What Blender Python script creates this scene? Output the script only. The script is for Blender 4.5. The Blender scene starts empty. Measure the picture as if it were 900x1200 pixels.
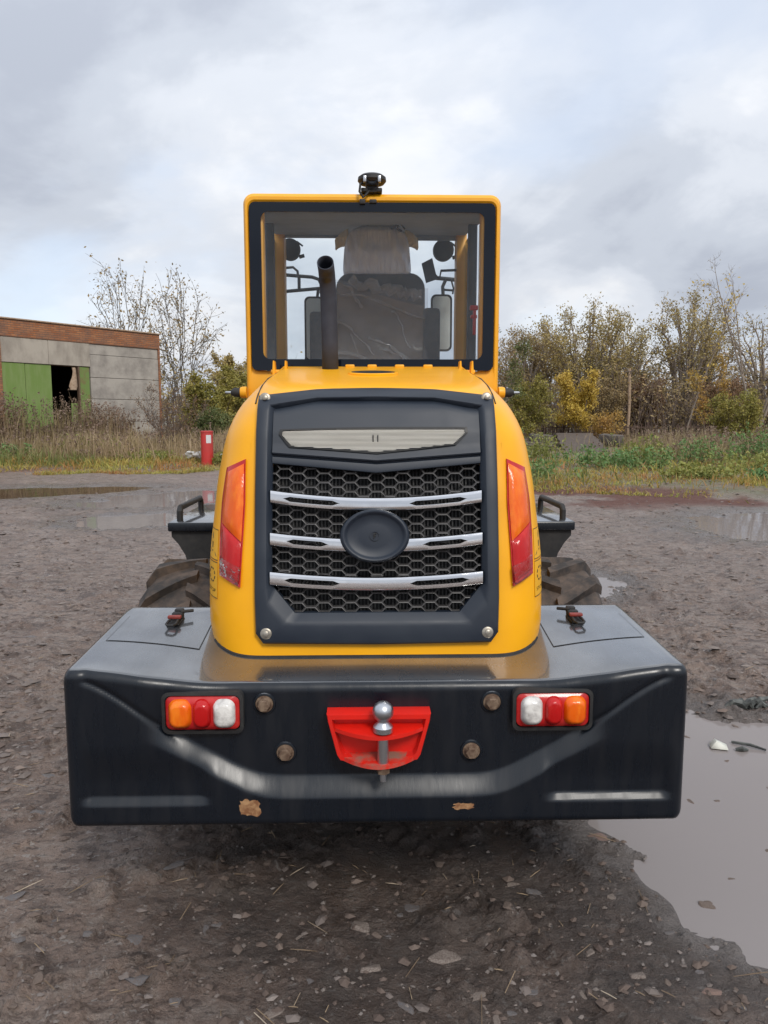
import bpy, bmesh, math, random
import numpy as np
from mathutils import Vector, Matrix
S = bpy.context.scene
COL = S.collection
R = math.radians
rnd = random.Random(7)
rs = np.random.RandomState(11)

# ------------------------------------------------------------------ camera, sky, sun, exposure
cd = bpy.data.cameras.new('camera'); cam = bpy.data.objects.new('camera', cd); COL.objects.link(cam)
cam.location = (0, 0, 1.65); cam.rotation_euler = (R(90 - 7.1), 0, 0)
cd.sensor_fit = 'AUTO'; cd.sensor_width = 36; cd.lens = 27; cd.clip_start = .05; cd.clip_end = 3000
S.camera = cam
S.view_settings.view_transform = 'Standard'; S.view_settings.look = 'None'
S.view_settings.gamma = 1; S.view_settings.exposure = 0.5; S.view_settings.use_curve_mapping = False
S.render.engine = 'CYCLES'
S.cycles.use_denoising = True
S.cycles.max_bounces = 10; S.cycles.transparent_max_bounces = 24
S.cycles.caustics_reflective = False; S.cycles.caustics_refractive = False
SUN_EL, SUN_AZ = R(42), R(156)          # azimuth clockwise from +Y: behind the camera, to the right
w = bpy.data.worlds.new('World'); S.world = w; w.use_nodes = True
nt = w.node_tree; N = nt.nodes; L = nt.links
N.clear()
out = N.new('ShaderNodeOutputWorld'); bg = N.new('ShaderNodeBackground'); bg.inputs[1].default_value = .1
L.new(bg.outputs[0], out.inputs[0])
sky = N.new('ShaderNodeTexSky'); sky.sky_type = 'NISHITA'; sky.sun_disc = False
sky.sun_elevation = SUN_EL; sky.sun_rotation = SUN_AZ; sky.air_density = 1.0; sky.dust_density = .6
tc = N.new('ShaderNodeTexCoord'); sp_ = N.new('ShaderNodeSeparateXYZ'); L.new(tc.outputs['Generated'], sp_.inputs[0])
def wm(op, a, b=None, c=None, clamp=False):
    m = N.new('ShaderNodeMath'); m.operation = op; m.use_clamp = clamp
    for i, v in enumerate((a, b, c)):
        if v is None: continue
        if isinstance(v, (int, float)): m.inputs[i].default_value = v
        else: L.new(v, m.inputs[i])
    return m.outputs[0]
zc = wm('MAXIMUM', sp_.outputs[2], 0.0)
den = wm('ADD', zc, .42)
cx = wm('DIVIDE', sp_.outputs[0], den); cy = wm('DIVIDE', sp_.outputs[1], den)
cmb = N.new('ShaderNodeCombineXYZ'); L.new(cx, cmb.inputs[0]); L.new(cy, cmb.inputs[1])
def wnoise(scale, detail, rough, off, dist=0.0):
    mp = N.new('ShaderNodeMapping'); mp.inputs[1].default_value = off; L.new(cmb.outputs[0], mp.inputs[0])
    n = N.new('ShaderNodeTexNoise'); n.inputs['Scale'].default_value = scale; n.inputs['Detail'].default_value = detail
    n.inputs['Roughness'].default_value = rough; n.inputs['Distortion'].default_value = dist
    L.new(mp.outputs[0], n.inputs[0]); return n.outputs[0]
def wramp(fac, stops):
    r = N.new('ShaderNodeValToRGB'); e = r.color_ramp.elements
    while len(e) < len(stops): e.new(.5)
    for el, (p, c) in zip(e, stops): el.position = p; el.color = (*c, 1)
    r.color_ramp.interpolation = 'EASE'
    L.new(fac, r.inputs[0]); return r.outputs[0]
n1 = wnoise(1.55, 6, .5, (13.777, 10.318, 0), .5)
n2 = wnoise(4.2, 6, .58, (7.3, 4.4, 2), .3)
ns = wm('ADD', wm('MULTIPLY', n1, .72), wm('MULTIPLY', n2, .28))
ccol = wramp(ns, [(.36, (.52, .565, .66)), (.45, (.645, .695, .785)), (.53, (.79, .835, .915)), (.62, (.97, .99, 1.03))])
sc_ = N.new('ShaderNodeMix'); sc_.data_type = 'RGBA'; sc_.blend_type = 'MULTIPLY'; sc_.inputs[0].default_value = 1
L.new(ccol, sc_.inputs[6])
gain = wm('MULTIPLY_ADD', zc, 4.4, 5.8)          # an overcast sky brightens towards the zenith
gc = N.new('ShaderNodeCombineXYZ')
for i in range(3): L.new(gain, gc.inputs[i])
L.new(gc.outputs[0], sc_.inputs[7])
n3 = wnoise(1.3, 6, .55, (-3.177, -9.643, 5), .3)
gap = wramp(n3, [(.53, (0, 0, 0)), (.70, (.6, .6, .6))])
mixs = N.new('ShaderNodeMix'); mixs.data_type = 'RGBA'
L.new(gap, mixs.inputs[0]); L.new(sc_.outputs[2], mixs.inputs[6])
sks = N.new('ShaderNodeMix'); sks.data_type = 'RGBA'; sks.blend_type = 'MIX'; sks.inputs[0].default_value = .55
L.new(sky.outputs[0], sks.inputs[6]); sks.inputs[7].default_value = (6.6, 7.2, 8.3, 1)
L.new(sks.outputs[2], mixs.inputs[7]); L.new(mixs.outputs[2], bg.inputs[0])
sd = bpy.data.lights.new('sun', 'SUN'); sun = bpy.data.objects.new('sun', sd); COL.objects.link(sun)
sd.energy = 1.5; sd.angle = R(16); sd.color = (1, .95, .88)
sun.rotation_euler = (R(90) - SUN_EL, 0, math.pi - SUN_AZ)
# ------------------------------------------------------------------ helpers
def tag(o, label=None, cat=None, group=None, kind=None):
    if label: o['label'] = label
    if cat: o['category'] = cat
    if group: o['group'] = group
    if kind: o['kind'] = kind
    return o
def empty(name, loc=(0, 0, 0), rz=0, parent=None):
    o = bpy.data.objects.new(name, None); COL.objects.link(o)
    o.location = loc; o.rotation_euler = (0, 0, rz); o.empty_display_size = .2
    if parent: o.parent = parent
    return o
def link(name, me, parent=None):
    o = bpy.data.objects.new(name, me); COL.objects.link(o)
    if parent: o.parent = parent
    return o
def npmesh(name, V, F, mat, smooth=False):
    """V (n,3) array, F (m,k) array of equal-sided faces"""
    V = np.asarray(V, np.float32); F = np.asarray(F, np.int32)
    me = bpy.data.meshes.new(name); k = F.shape[1]
    me.vertices.add(len(V)); me.vertices.foreach_set('co', V.ravel())
    me.loops.add(F.size); me.loops.foreach_set('vertex_index', F.ravel())
    me.polygons.add(len(F)); me.polygons.foreach_set('loop_start', np.arange(0, F.size, k, dtype=np.int32))
    me.polygons.foreach_set('loop_total', np.full(len(F), k, np.int32))
    me.polygons.foreach_set('use_smooth', np.full(len(F), smooth, bool))
    me.update(calc_edges=True); me.materials.append(mat); return me
class MB:
    def __init__(s): s.v = []; s.f = []
    def add(s, vs, fs):
        b = len(s.v); s.v += [tuple(v) for v in vs]; s.f += [tuple(i + b for i in f) for f in fs]; return s
    def box(s, x0, x1, y0, y1, z0, z1):
        return s.add([(x0,y0,z0),(x1,y0,z0),(x1,y1,z0),(x0,y1,z0),(x0,y0,z1),(x1,y0,z1),(x1,y1,z1),(x0,y1,z1)],
                     [(0,3,2,1),(4,5,6,7),(0,1,5,4),(1,2,6,5),(2,3,7,6),(3,0,4,7)])
    def bbox(s, x0, x1, y0, y1, z0, z1, b=.01, seg=2):
        bm = bmesh.new(); bmesh.ops.create_cube(bm, size=1)
        for v in bm.verts: v.co = ((x0+x1)/2+v.co.x*(x1-x0), (y0+y1)/2+v.co.y*(y1-y0), (z0+z1)/2+v.co.z*(z1-z0))
        bmesh.ops.bevel(bm, geom=bm.edges[:], offset=b, segments=seg, profile=.5, affect='EDGES')
        s.add([v.co[:] for v in bm.verts], [tuple(v.index for v in f.verts) for f in (bm.verts.index_update() or bm.faces)]); bm.free(); return s
    def tube(s, pts, r, n=12, cap=True):
        pts = [Vector(p) for p in pts]; rr = r if isinstance(r, (list, tuple)) else [r]*len(pts)
        vs = []; u = None
        for i, p in enumerate(pts):
            d = (pts[min(i+1, len(pts)-1)] - pts[max(i-1, 0)]).normalized()
            if u is None: u = d.orthogonal().normalized()
            u = (u - d*u.dot(d)).normalized(); v = d.cross(u)
            vs += [p + (u*math.cos(2*math.pi*k/n) + v*math.sin(2*math.pi*k/n))*rr[i] for k in range(n)]
        fs = [(i*n+k, i*n+(k+1) % n, (i+1)*n+(k+1) % n, (i+1)*n+k) for i in range(len(pts)-1) for k in range(n)]
        if cap: fs += [tuple(range(n))[::-1], tuple((len(pts)-1)*n+k for k in range(n))]
        return s.add(vs, fs)
    def lathe(s, prof, o, axis, n=24, sx=1, sy=1):
        """prof: (radius, height) along axis from o; end radii of 0 are closed"""
        a = Vector(axis).normalized(); u = a.orthogonal().normalized()
        if abs(a.y) > .9: u = Vector((1, 0, 0))
        v = a.cross(u); o = Vector(o); vs = []
        for r, h in prof: vs += [o + a*h + u*(r*sx*math.cos(2*math.pi*k/n)) + v*(r*sy*math.sin(2*math.pi*k/n)) for k in range(n)]
        m = len(prof)
        fs = [(i*n+k, i*n+(k+1) % n, (i+1)*n+(k+1) % n, (i+1)*n+k) for i in range(m-1) for k in range(n)]
        fs += [tuple(range(n))[::-1], tuple((m-1)*n+k for k in range(n))]
        return s.add(vs, fs)
    def prism(s, poly, y0, y1):
        """poly in (x,z), extruded along y"""
        n = len(poly); vs = [(x, y0, z) for x, z in poly] + [(x, y1, z) for x, z in poly]
        return s.add(vs, [tuple(range(n)), tuple(range(2*n-1, n-1, -1))] + [(i, n+i, n+(i+1) % n, (i+1) % n) for i in range(n)])
    def rings(s, loops, closed=True, cap=False):
        n = len(loops[0]); vs = [p for l in loops for p in l]; m = n if closed else n-1
        fs = [(i*n+k, i*n+(k+1) % n, (i+1)*n+(k+1) % n, (i+1)*n+k) for i in range(len(loops)-1) for k in range(m)]
        if cap: fs.append(tuple((len(loops)-1)*n+k for k in range(n)))
        return s.add(vs, fs)
    def build(s, name, mat, parent=None, smooth=True, ang=35, fixn=True):
        me = bpy.data.meshes.new(name); me.from_pydata(s.v, [], s.f); me.update()
        if fixn:
            bm = bmesh.new(); bm.from_mesh(me); bmesh.ops.remove_doubles(bm, verts=bm.verts[:], dist=1e-6)
            bmesh.ops.recalc_face_normals(bm, faces=bm.faces[:]); bm.to_mesh(me); bm.free()
        if smooth:
            me.polygons.foreach_set('use_smooth', np.ones(len(me.polygons), bool)); me.set_sharp_from_angle(angle=R(ang))
        me.materials.append(mat); return link(name, me, parent)
def rrect(x0, x1, z0, z1, r, n=5):
    p = []
    for cxx, czz, a0 in ((x1-r, z1-r, 0), (x0+r, z1-r, 90), (x0+r, z0+r, 180), (x1-r, z0+r, 270)):
        for k in range(n+1):
            a = R(a0 + 90*k/n); p.append((cxx+r*math.cos(a), czz+r*math.sin(a)))
    return p
def sst(a, b, x): t = np.clip((x-a)/(b-a), 0, 1); return t*t*(3-2*t)
def interp(x, xs, ys): return float(np.interp(x, xs, ys))
# numpy value noise
_P = rs.permutation(4096).astype(np.int64); _PV = rs.rand(4096)
def vnoise(x, y, seed=0):
    xi = np.floor(x).astype(np.int64); yi = np.floor(y).astype(np.int64); fx = x-xi; fy = y-yi
    fx = fx*fx*fx*(fx*(fx*6-15)+10); fy = fy*fy*fy*(fy*(fy*6-15)+10)
    def h(a, b): return _PV[_P[(_P[(a+seed*131) & 4095] + b) & 4095]]
    a = h(xi, yi); b = h(xi+1, yi); c = h(xi, yi+1); d = h(xi+1, yi+1)
    return (a*(1-fx)+b*fx)*(1-fy) + (c*(1-fx)+d*fx)*fy - .5
def fbm(x, y, sc, oc=4, seed=0, g=.5):
    t = 0; a = 1; s_ = 0
    for i in range(oc):
        ang = .6*i+seed; ca, sa = math.cos(ang), math.sin(ang)
        t = t + a*vnoise((x*ca-y*sa)*sc+i*17.3, (x*sa+y*ca)*sc-i*9.1, seed+i); s_ += a; a *= g; sc *= 2.03
    return t/s_
# ------------------------------------------------------------------ materials
def mat(name, col, rough=.5, metal=0, col2=None, vs=6, vd=4, v0=.4, v1=.65, bump=0, bs=60, bd=.004, coat=0, ior=1.5, rvar=0, stretch=(1,1,1), rpi=0, spec=None, trans=0, col3=None, crough=.05):
    m = bpy.data.materials.new(name); m.use_nodes = True; nt = m.node_tree; N = nt.nodes; L = nt.links
    b = N['Principled BSDF']; b.inputs['Base Color'].default_value = (*col, 1); b.inputs['Roughness'].default_value = rough
    b.inputs['Metallic'].default_value = metal; b.inputs['IOR'].default_value = ior; b.inputs['Coat Weight'].default_value = coat; b.inputs['Coat Roughness'].default_value = crough
    if spec is not None: b.inputs['Specular IOR Level'].default_value = spec
    tcn = N.new('ShaderNodeTexCoord'); mp = N.new('ShaderNodeMapping'); L.new(tcn.outputs['Object'], mp.inputs[0]); mp.inputs['Scale'].default_value = stretch
    def nz(scale, det=4, ro=.6):
        n = N.new('ShaderNodeTexNoise'); n.inputs['Scale'].default_value = scale; n.inputs['Detail'].default_value = det; n.inputs['Roughness'].default_value = ro
        L.new(mp.outputs[0], n.inputs[0]); return n
    if col2:
        n = nz(vs, vd); r = N.new('ShaderNodeMapRange'); r.inputs[1].default_value = v0; r.inputs[2].default_value = v1; L.new(n.outputs[0], r.inputs[0])
        mx = N.new('ShaderNodeMix'); mx.data_type = 'RGBA'; mx.inputs[6].default_value = (*col, 1); mx.inputs[7].default_value = (*col2, 1)
        L.new(r.outputs[0], mx.inputs[0]); last = mx.outputs[2]
        if col3:
            g = N.new('ShaderNodeNewGeometry'); r3 = N.new('ShaderNodeMapRange'); r3.inputs[1].default_value = 1-rpi; r3.inputs[2].default_value = 1; L.new(g.outputs['Random Per Island'], r3.inputs[0])
            m3 = N.new('ShaderNodeMix'); m3.data_type = 'RGBA'; L.new(r3.outputs[0], m3.inputs[0]); L.new(last, m3.inputs[6]); m3.inputs[7].default_value = (*col3, 1); last = m3.outputs[2]
        L.new(last, b.inputs['Base Color'])
        if rvar:
            rr = N.new('ShaderNodeMapRange'); rr.inputs[3].default_value = rough; rr.inputs[4].default_value = rough+rvar; L.new(r.outputs[0], rr.inputs[0]); L.new(rr.outputs[0], b.inputs['Roughness'])
    if bump:
        n = nz(bs, 5); bn = N.new('ShaderNodeBump'); bn.inputs['Strength'].default_value = bump; bn.inputs['Distance'].default_value = bd
        L.new(n.outputs[0], bn.inputs['Height']); L.new(bn.outputs[0], b.inputs['Normal'])
        if coat: L.new(bn.outputs[0], b.inputs['Coat Normal'])
    if trans:      # thin leaf: some light passes through
        t = N.new('ShaderNodeBsdfTranslucent'); mxs = N.new('ShaderNodeMixShader'); mxs.inputs[0].default_value = trans
        if col2: L.new(last, t.inputs[0])
        else: t.inputs[0].default_value = (*col, 1)
        L.new(b.outputs[0], mxs.inputs[1]); L.new(t.outputs[0], mxs.inputs[2]); L.new(mxs.outputs[0], N['Material Output'].inputs[0])
    return m
def glassmat(name, tint=(.9,.93,.93), rough=.01, base=.04, haze=0, hcol=(.5,.5,.5), bump=0, bs=30):
    m = bpy.data.materials.new(name); m.use_nodes = True; nt = m.node_tree; N = nt.nodes; L = nt.links; N.remove(N['Principled BSDF'])
    t = N.new('ShaderNodeBsdfTransparent'); t.inputs[0].default_value = (*tint, 1)
    g = N.new('ShaderNodeBsdfGlossy'); g.inputs['Roughness'].default_value = rough
    fr = N.new('ShaderNodeFresnel'); fr.inputs[0].default_value = 1.22
    mx = N.new('ShaderNodeMixShader'); L.new(fr.outputs[0], mx.inputs[0]); L.new(t.outputs[0], mx.inputs[1]); L.new(g.outputs[0], mx.inputs[2])
    last = mx.outputs[0]
    tcn = N.new('ShaderNodeTexCoord')
    if bump:
        n = N.new('ShaderNodeTexNoise'); n.inputs['Scale'].default_value = bs; n.inputs['Distortion'].default_value = 1.5; L.new(tcn.outputs['Object'], n.inputs[0])
        bn = N.new('ShaderNodeBump'); bn.inputs['Strength'].default_value = bump; bn.inputs['Distance'].default_value = .01; L.new(n.outputs[0], bn.inputs['Height']); L.new(bn.outputs[0], g.inputs['Normal']); L.new(bn.outputs[0], fr.inputs['Normal'])
    if haze:       # a pale veil: plastic film, and on window_glass painted sky reflection
        d = N.new('ShaderNodeBsdfDiffuse'); d.inputs[0].default_value = (*hcol, 1)
        n = N.new('ShaderNodeTexNoise'); n.inputs['Scale'].default_value = 9; n.inputs['Detail'].default_value = 5; L.new(tcn.outputs['Object'], n.inputs[0])
        r = N.new('ShaderNodeMapRange'); r.inputs[1].default_value = .35; r.inputs[2].default_value = .75; r.inputs[3].default_value = haze*.8; r.inputs[4].default_value = haze*1.25; L.new(n.outputs[0], r.inputs[0])
        m2 = N.new('ShaderNodeMixShader'); L.new(r.outputs[0], m2.inputs[0]); L.new(last, m2.inputs[1]); L.new(d.outputs[0], m2.inputs[2]); last = m2.outputs[0]
    L.new(last, N['Material Output'].inputs[0]); return m
M = {}
M['yellow'] = mat('yellow_paint', (.93,.43,.004), .36, col2=(.85,.38,.005), vs=2.2, coat=.18, rvar=.06, bump=.04, bs=3, bd=.02, crough=.12, spec=.3)
M['yellow_in'] = mat('yellow_paint_cab', (.88,.41,.010), .42, col2=(.80,.36,.010), vs=3, rvar=.1)
M['black'] = mat('black_gloss_paint', (.0035,.0065,.0115), .27, col2=(.008,.010,.014), vs=7, vd=7, v0=.45, v1=.75, coat=.0, rvar=.16, stretch=(3,1,.5), bump=.05, bs=5, bd=.01)
def dust_sheen(m):       # wet dust on upward faces; its grey also paints in reflected sky sheen
    nt = m.node_tree; N = nt.nodes; L = nt.links; b = N['Principled BSDF']
    g = N.new('ShaderNodeNewGeometry'); s_ = N.new('ShaderNodeSeparateXYZ'); L.new(g.outputs['True Normal'], s_.inputs[0])
    r = N.new('ShaderNodeMapRange'); r.inputs[1].default_value = .80; r.inputs[2].default_value = .97; L.new(s_.outputs[2], r.inputs[0])
    tcn = N.new('ShaderNodeTexCoord'); n = N.new('ShaderNodeTexNoise'); n.inputs['Scale'].default_value = 5; n.inputs['Detail'].default_value = 7; L.new(tcn.outputs['Object'], n.inputs[0])
    r2 = N.new('ShaderNodeMapRange'); r2.inputs[1].default_value = .35; r2.inputs[2].default_value = .65; r2.inputs[3].default_value = .75; L.new(n.outputs[0], r2.inputs[0])
    mu = N.new('ShaderNodeMath'); mu.operation = 'MULTIPLY'; L.new(r.outputs[0], mu.inputs[0]); L.new(r2.outputs[0], mu.inputs[1])
    mx = N.new('ShaderNodeMix'); mx.data_type = 'RGBA'; old = b.inputs['Base Color'].links[0].from_socket; L.new(mu.outputs[0], mx.inputs[0]); L.new(old, mx.inputs[6]); mx.inputs[7].default_value = (.055, .060, .068, 1); L.new(mx.outputs[2], b.inputs['Base Color'])
    b.inputs['Coat IOR'].default_value = 2.5; L.new(mu.outputs[0], b.inputs['Coat Weight']); b.inputs['Coat Roughness'].default_value = .06
dust_sheen(M['black'])
M['deck'] = M['black']
M['plastic'] = mat('blue_black_plastic', (.010,.016,.028), .44, col2=(.017,.024,.036), vs=5, bump=.12, bs=220, bd=.0006, rvar=.1)
M['dark'] = mat('black_rubber', (.012,.012,.013), .65, col2=(.025,.024,.023), vs=20)
M['pit'] = mat('radiator_black', (.008,.008,.009), .6)
M['fin'] = mat('radiator_fin', (.03,.03,.03), .5)
M['meshgrey'] = mat('grille_mesh_grey', (.065,.062,.062), .42, col2=(.04,.038,.038), vs=25)
M['chrome'] = mat('chrome', (.82,.82,.83), .06, metal=1, col2=(.74,.74,.75), vs=9, rvar=.1, bump=.03, bs=18)
M['screw'] = mat('dull_screw', (.36,.33,.28), .4, metal=.8, col2=(.25,.22,.18), vs=60)
M['steel'] = mat('zinc_steel', (.55,.57,.60), .28, metal=1, col2=(.42,.43,.45), vs=25, rvar=.15)
M['rust'] = mat('rusty_bolt', (.11,.065,.042), .7, col2=(.22,.155,.105), vs=40, bump=.4, bs=120, metal=.2)
M['chip'] = mat('rusty_chip', (.20,.085,.035), .85, col2=(.40,.23,.11), vs=50, bump=.4, bs=120)
M['amber'] = mat('amber_lens', (.78,.115,.003), .22, col2=(.90,.22,.012), vs=22, v0=.45, v1=.7, coat=.22, bump=.5, bs=24, bd=.008, stretch=(1,1,.4), spec=.35)
M['red'] = mat('red_lens', (.46,.006,.006), .2, col2=(.60,.03,.022), vs=20, v0=.5, v1=.75, coat=.22, bump=.5, bs=24, bd=.008, stretch=(1,1,.4), spec=.35)
M['redpl'] = mat('red_plastic', (.46,.010,.012), .25, col2=(.54,.03,.025), vs=20, coat=.2, bump=.12, bs=26, bd=.003)
M['white'] = mat('clear_lens', (.74,.72,.68), .2, col2=(.42,.40,.38), vs=30, coat=.3, bump=.5, bs=30, bd=.006)
M['towred'] = mat('red_paint', (.72,.014,.006), .3, col2=(.62,.016,.01), vs=9, coat=.3)
M['towdirt'] = mat('red_paint_muddy', (.66,.02,.01), .4, col2=(.26,.15,.11), vs=14, v0=.38, v1=.58, rvar=.3)
M['pipe'] = mat('grey_pipe_paint', (.042,.047,.064), .6, col2=(.030,.033,.044), vs=9, rvar=.15, spec=.25)
M['tyre'] = mat('muddy_tyre', (.025,.022,.021), .75, col2=(.095,.07,.055), vs=9, v0=.40, v1=.62, bump=.5, bs=60, bd=.006)
M['rim'] = mat('yellow_rim', (.6,.25,.02), .5, col2=(.3,.2,.1), vs=7)
M['glass'] = glassmat('window_glass', (.97,.985,.99), haze=.032, hcol=(.44,.50,.58))  # bluish haze painted in for the sky reflected off the pane
M['glass2'] = glassmat('windscreen_glass', (.97,.985,.99)); M['glass2'].node_tree.nodes['Fresnel'].inputs[0].default_value = 1.2
M['frit'] = mat('window_border', (.004,.007,.014), .08, spec=.35)
M['film'] = glassmat('plastic_film', (.92,.92,.93), rough=.16, haze=.15, hcol=(.62,.61,.63), bump=1.0, bs=11)
M['fold'] = glassmat('plastic_fold_film', (.92,.92,.93), rough=.2, haze=.20, hcol=(.66,.65,.66), bump=.8, bs=18)
M['film2'] = glassmat('plastic_wrap', (.95,.95,.96), rough=.16, haze=.03, hcol=(.7,.7,.7), bump=.28, bs=16)
M['headliner'] = mat('grey_headliner', (.37,.44,.53), .8, col2=(.31,.37,.45), vs=5)
M['seat'] = mat('grey_seat', (.075,.082,.095), .8, col2=(.095,.10,.11), vs=30)
M['card'] = mat('brown_cardboard', (.215,.17,.135), .85, col2=(.14,.115,.095), vs=6, bump=.2, bs=10, bd=.01)
M['cloth'] = mat('cream_cloth', (.75,.68,.50), .9, col2=(.6,.54,.38), vs=20, bump=.4, bs=40)
M['greycloth'] = mat('grey_padded_cover', (.64,.69,.84), .4, col2=(.78,.82,.92), vs=12, stretch=(3,1,.6), bump=.9, bs=16, bd=.02, coat=.5)
M['mirrorback'] = mat('mirror_glass', (.50,.54,.54), .3, metal=.3, col2=(.42,.45,.45), vs=5)
M['label'] = mat('yellow_sticker', (.82,.42,.012), .45)
M['ink'] = mat('black_ink', (.012,.012,.012), .5)
M['wet'] = mat('bare_wire', (.1,.1,.1), .5)
# ------------------------------------------------------------------ the wheel loader
LD = empty('wheel_loader', (-.016, 2.25, 0), R(1.4))
tag(LD, 'yellow wheel loader with black counterweight seen from behind on the muddy yard', 'wheel loader')
HW = .957
def recess(x, z):
    ax = abs(x)
    line = .508 + .57*.03*math.log1p(math.exp(min(40, (ax-.375)/.03)))
    d = .036*float(sst(.74, .60, ax))*(lambda t: .75*min(1, max(0, t))+.25*float(sst(0, 1, t)))((z-line+.031)/.062)
    k_ = float(sst(.42, .62, ax)); d *= 1-.55*k_*(1-float(sst(.835, .70, z)))
    rib = .016*float(sst(.50, .56, ax))*float(sst(.93, .88, ax))*min(1, max(0, (z-.458)/.026))*float(sst(.66, .52, z))
    cz = .86 - 1.1*max(0, .90-ax)**1.35                    # shallow pressed arc in each corner
    d += .008*math.exp(-((z-cz)/.010)**2)*float(sst(.60, .66, ax))*float(sst(.91, .88, ax))
    return d + rib
def counterweight():
    m = MB(); xs = sorted(set([round(v, 4) for v in np.linspace(-HW+.03, HW-.03, 231)] + [-HW+.03-.03*math.sin(R(a)) for a in (15,30,45,60,75,90)] + [HW-.03+.03*math.sin(R(a)) for a in (15,30,45,60,75,90)]))
    loops = []
    for x in xs:
        ex = max(0, abs(x)-(HW-.03)); ins = .03-math.sqrt(max(0, .03**2-ex**2))
        ax = abs(x); zt = .836 + .057*float(sst(.45, .93, ax)); zb = .388+ins; y0 = ins; zt -= ins
        pr = [(.67-ins, zb+.02), (.3, zb+.004), (.035+y0, zb)]
        r = .022
        pr += [(y0+r-r*math.sin(R(a)), zb+r-r*math.cos(R(a))) for a in (20, 45, 70)]
        zz = np.linspace(zb+r, zt-.03, 84)
        pr += [(y0+recess(x, z), z) for z in zz]
        rc = recess(x, zt-.03); R2 = .03
        pr += [(y0+rc+R2-R2*math.cos(R(a)), zt-.03+R2*math.sin(R(a))) for a in (15, 30, 45, 60, 75, 90)]
        for y in (.09, .13, .18, .23, .28, .34, .42, .5, .58, .64):
            t = (y-.03)/.64; zd = zt + (.925-ins-zt)*t**(1.6-.6*float(sst(.35, .75, ax)))
            pr.append((y, zd))
        pr += [(.66-ins, .921-ins), (.67-ins, .91-ins), (.67-ins, zb+.02)]
        loops.append([(x, y, z) for y, z in pr])
    m.rings(loops, closed=False)
    for lp in (loops[0], loops[-1]): m.add(lp, [tuple(range(len(lp)))])
    return m.build('counterweight', M['black'], LD, ang=50)
CW = counterweight()
def deckz(x, y):
    ax = abs(x); zt = .836 + .057*float(sst(.45, .93, ax)); t = max(0, (y-.03)/.64)
    return zt + (.925-zt)*t**(1.6-.6*float(sst(.35, .75, ax)))
M['latchred'] = mat('faded_red_latch', (.26,.035,.025), .5, col2=(.15,.03,.025), vs=40)
# deck hatches, latches
def draped(m, x0, x1, y0, y1, h, nx=10, ny=8, skew=0):
    top = []
    for j in range(ny+1):
        y = y0+(y1-y0)*j/ny
        top.append([(x0+(x1-x0)*i/nx + skew*(j/ny), y, deckz(x0+(x1-x0)*i/nx + skew*(j/ny), y)+h) for i in range(nx+1)])
    m.rings(top, closed=False); return m
for s in (-1, 1):
    x0, x1 = sorted((s*.905, s*.60))
    hp = draped(MB(), x0, x1, .27, .53, .0022, skew=0)
    # skirt so that the plate has thickness
    h = hp.build('storage_hatch', M['deck'], LD, ang=60)
    for (a, b, c_, d) in ((x0, x1, .266, .2695), (x0, x1, .5305, .533), (x0-.003, x0-.0005, .266, .533), (x1+.0005, x1+.003, .266, .533)):
        draped(MB(), a, b, c_, d, .0012, 6, 6).build('hatch_seam', M['ink'], h)
    lx, ly = s*.725, .46; lz = deckz(lx, ly)+.004
    lt = MB().bbox(lx-.022, lx+.022, ly-.03, ly+.06, lz, lz+.006, .002).tube([(lx-.014, ly-.02, lz+.014), (lx-.014, ly+.04, lz+.02)], .0045, 8).tube([(lx+.014, ly-.02, lz+.014), (lx+.014, ly+.04, lz+.02)], .0045, 8)
    lt.bbox(lx-.02, lx+.02, ly+.035, ly+.062, lz+.006, lz+.028, .003)
    lt = lt.build('hatch_latch', M['dark'], LD)
    MB().bbox(lx-.024, lx+.024, ly-.012, ly+.008, lz+.018, lz+.030, .004).build('latch_lever', M['latchred'], lt)
    MB().tube([(lx-.016, ly-.02, lz+.016), (lx-.017, ly-.055, lz+.012), (lx-.010, ly-.07, lz+.011), (lx+.010, ly-.07, lz+.011), (lx+.017, ly-.055, lz+.012), (lx+.016, ly-.02, lz+.016)], .0045, 8).build('latch_loop', M['dark'], lt)
    MB().tube([(lx+s*-.01, ly+.05, lz+.03), (lx-s*.05, ly+.075, lz+.028)], .006, 8).bbox(lx-.016, lx+.016, ly+.06, ly+.085, lz+.012, lz+.036, .004).build('latch_hook', M['dark'], lt)
# bolts in the counterweight
for (x, z) in ((-.352, .77), (.352, .77), (-.29, .612), (.29, .612)):
    y = recess(x, z)
    b = MB().lathe([(.0, .012), (.036, .012), (.040, .004), (.044, -.003), (.046, -.012)], (x, y, z), (0, -1, 0), 24)
    b = MB().rings([[(x+r*math.cos(2*math.pi*k/24), y+dy, z+r*math.sin(2*math.pi*k/24)) for k in range(24)] for r, dy in ((.037, .002), (.034, -.004), (.029, -.005), (.026, -.001))], cap=True)
    sock = b.build('bolt_socket', M['black'], LD)
    MB().lathe([(.027, -.002), (.027, .003), (.022, .004), (.021, .006), (.018, .016), (.016, .017), (.008, .0165)], (x, y, z), (0, -1, 0), 24).build('washer', M['rust'], sock)
    MB().lathe([(.0195, .0), (.0195, .018), (.017, .021)], (x, y-.004, z), (0, -1, 0), 6).build('bolt_head', M['rust'], sock)
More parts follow.
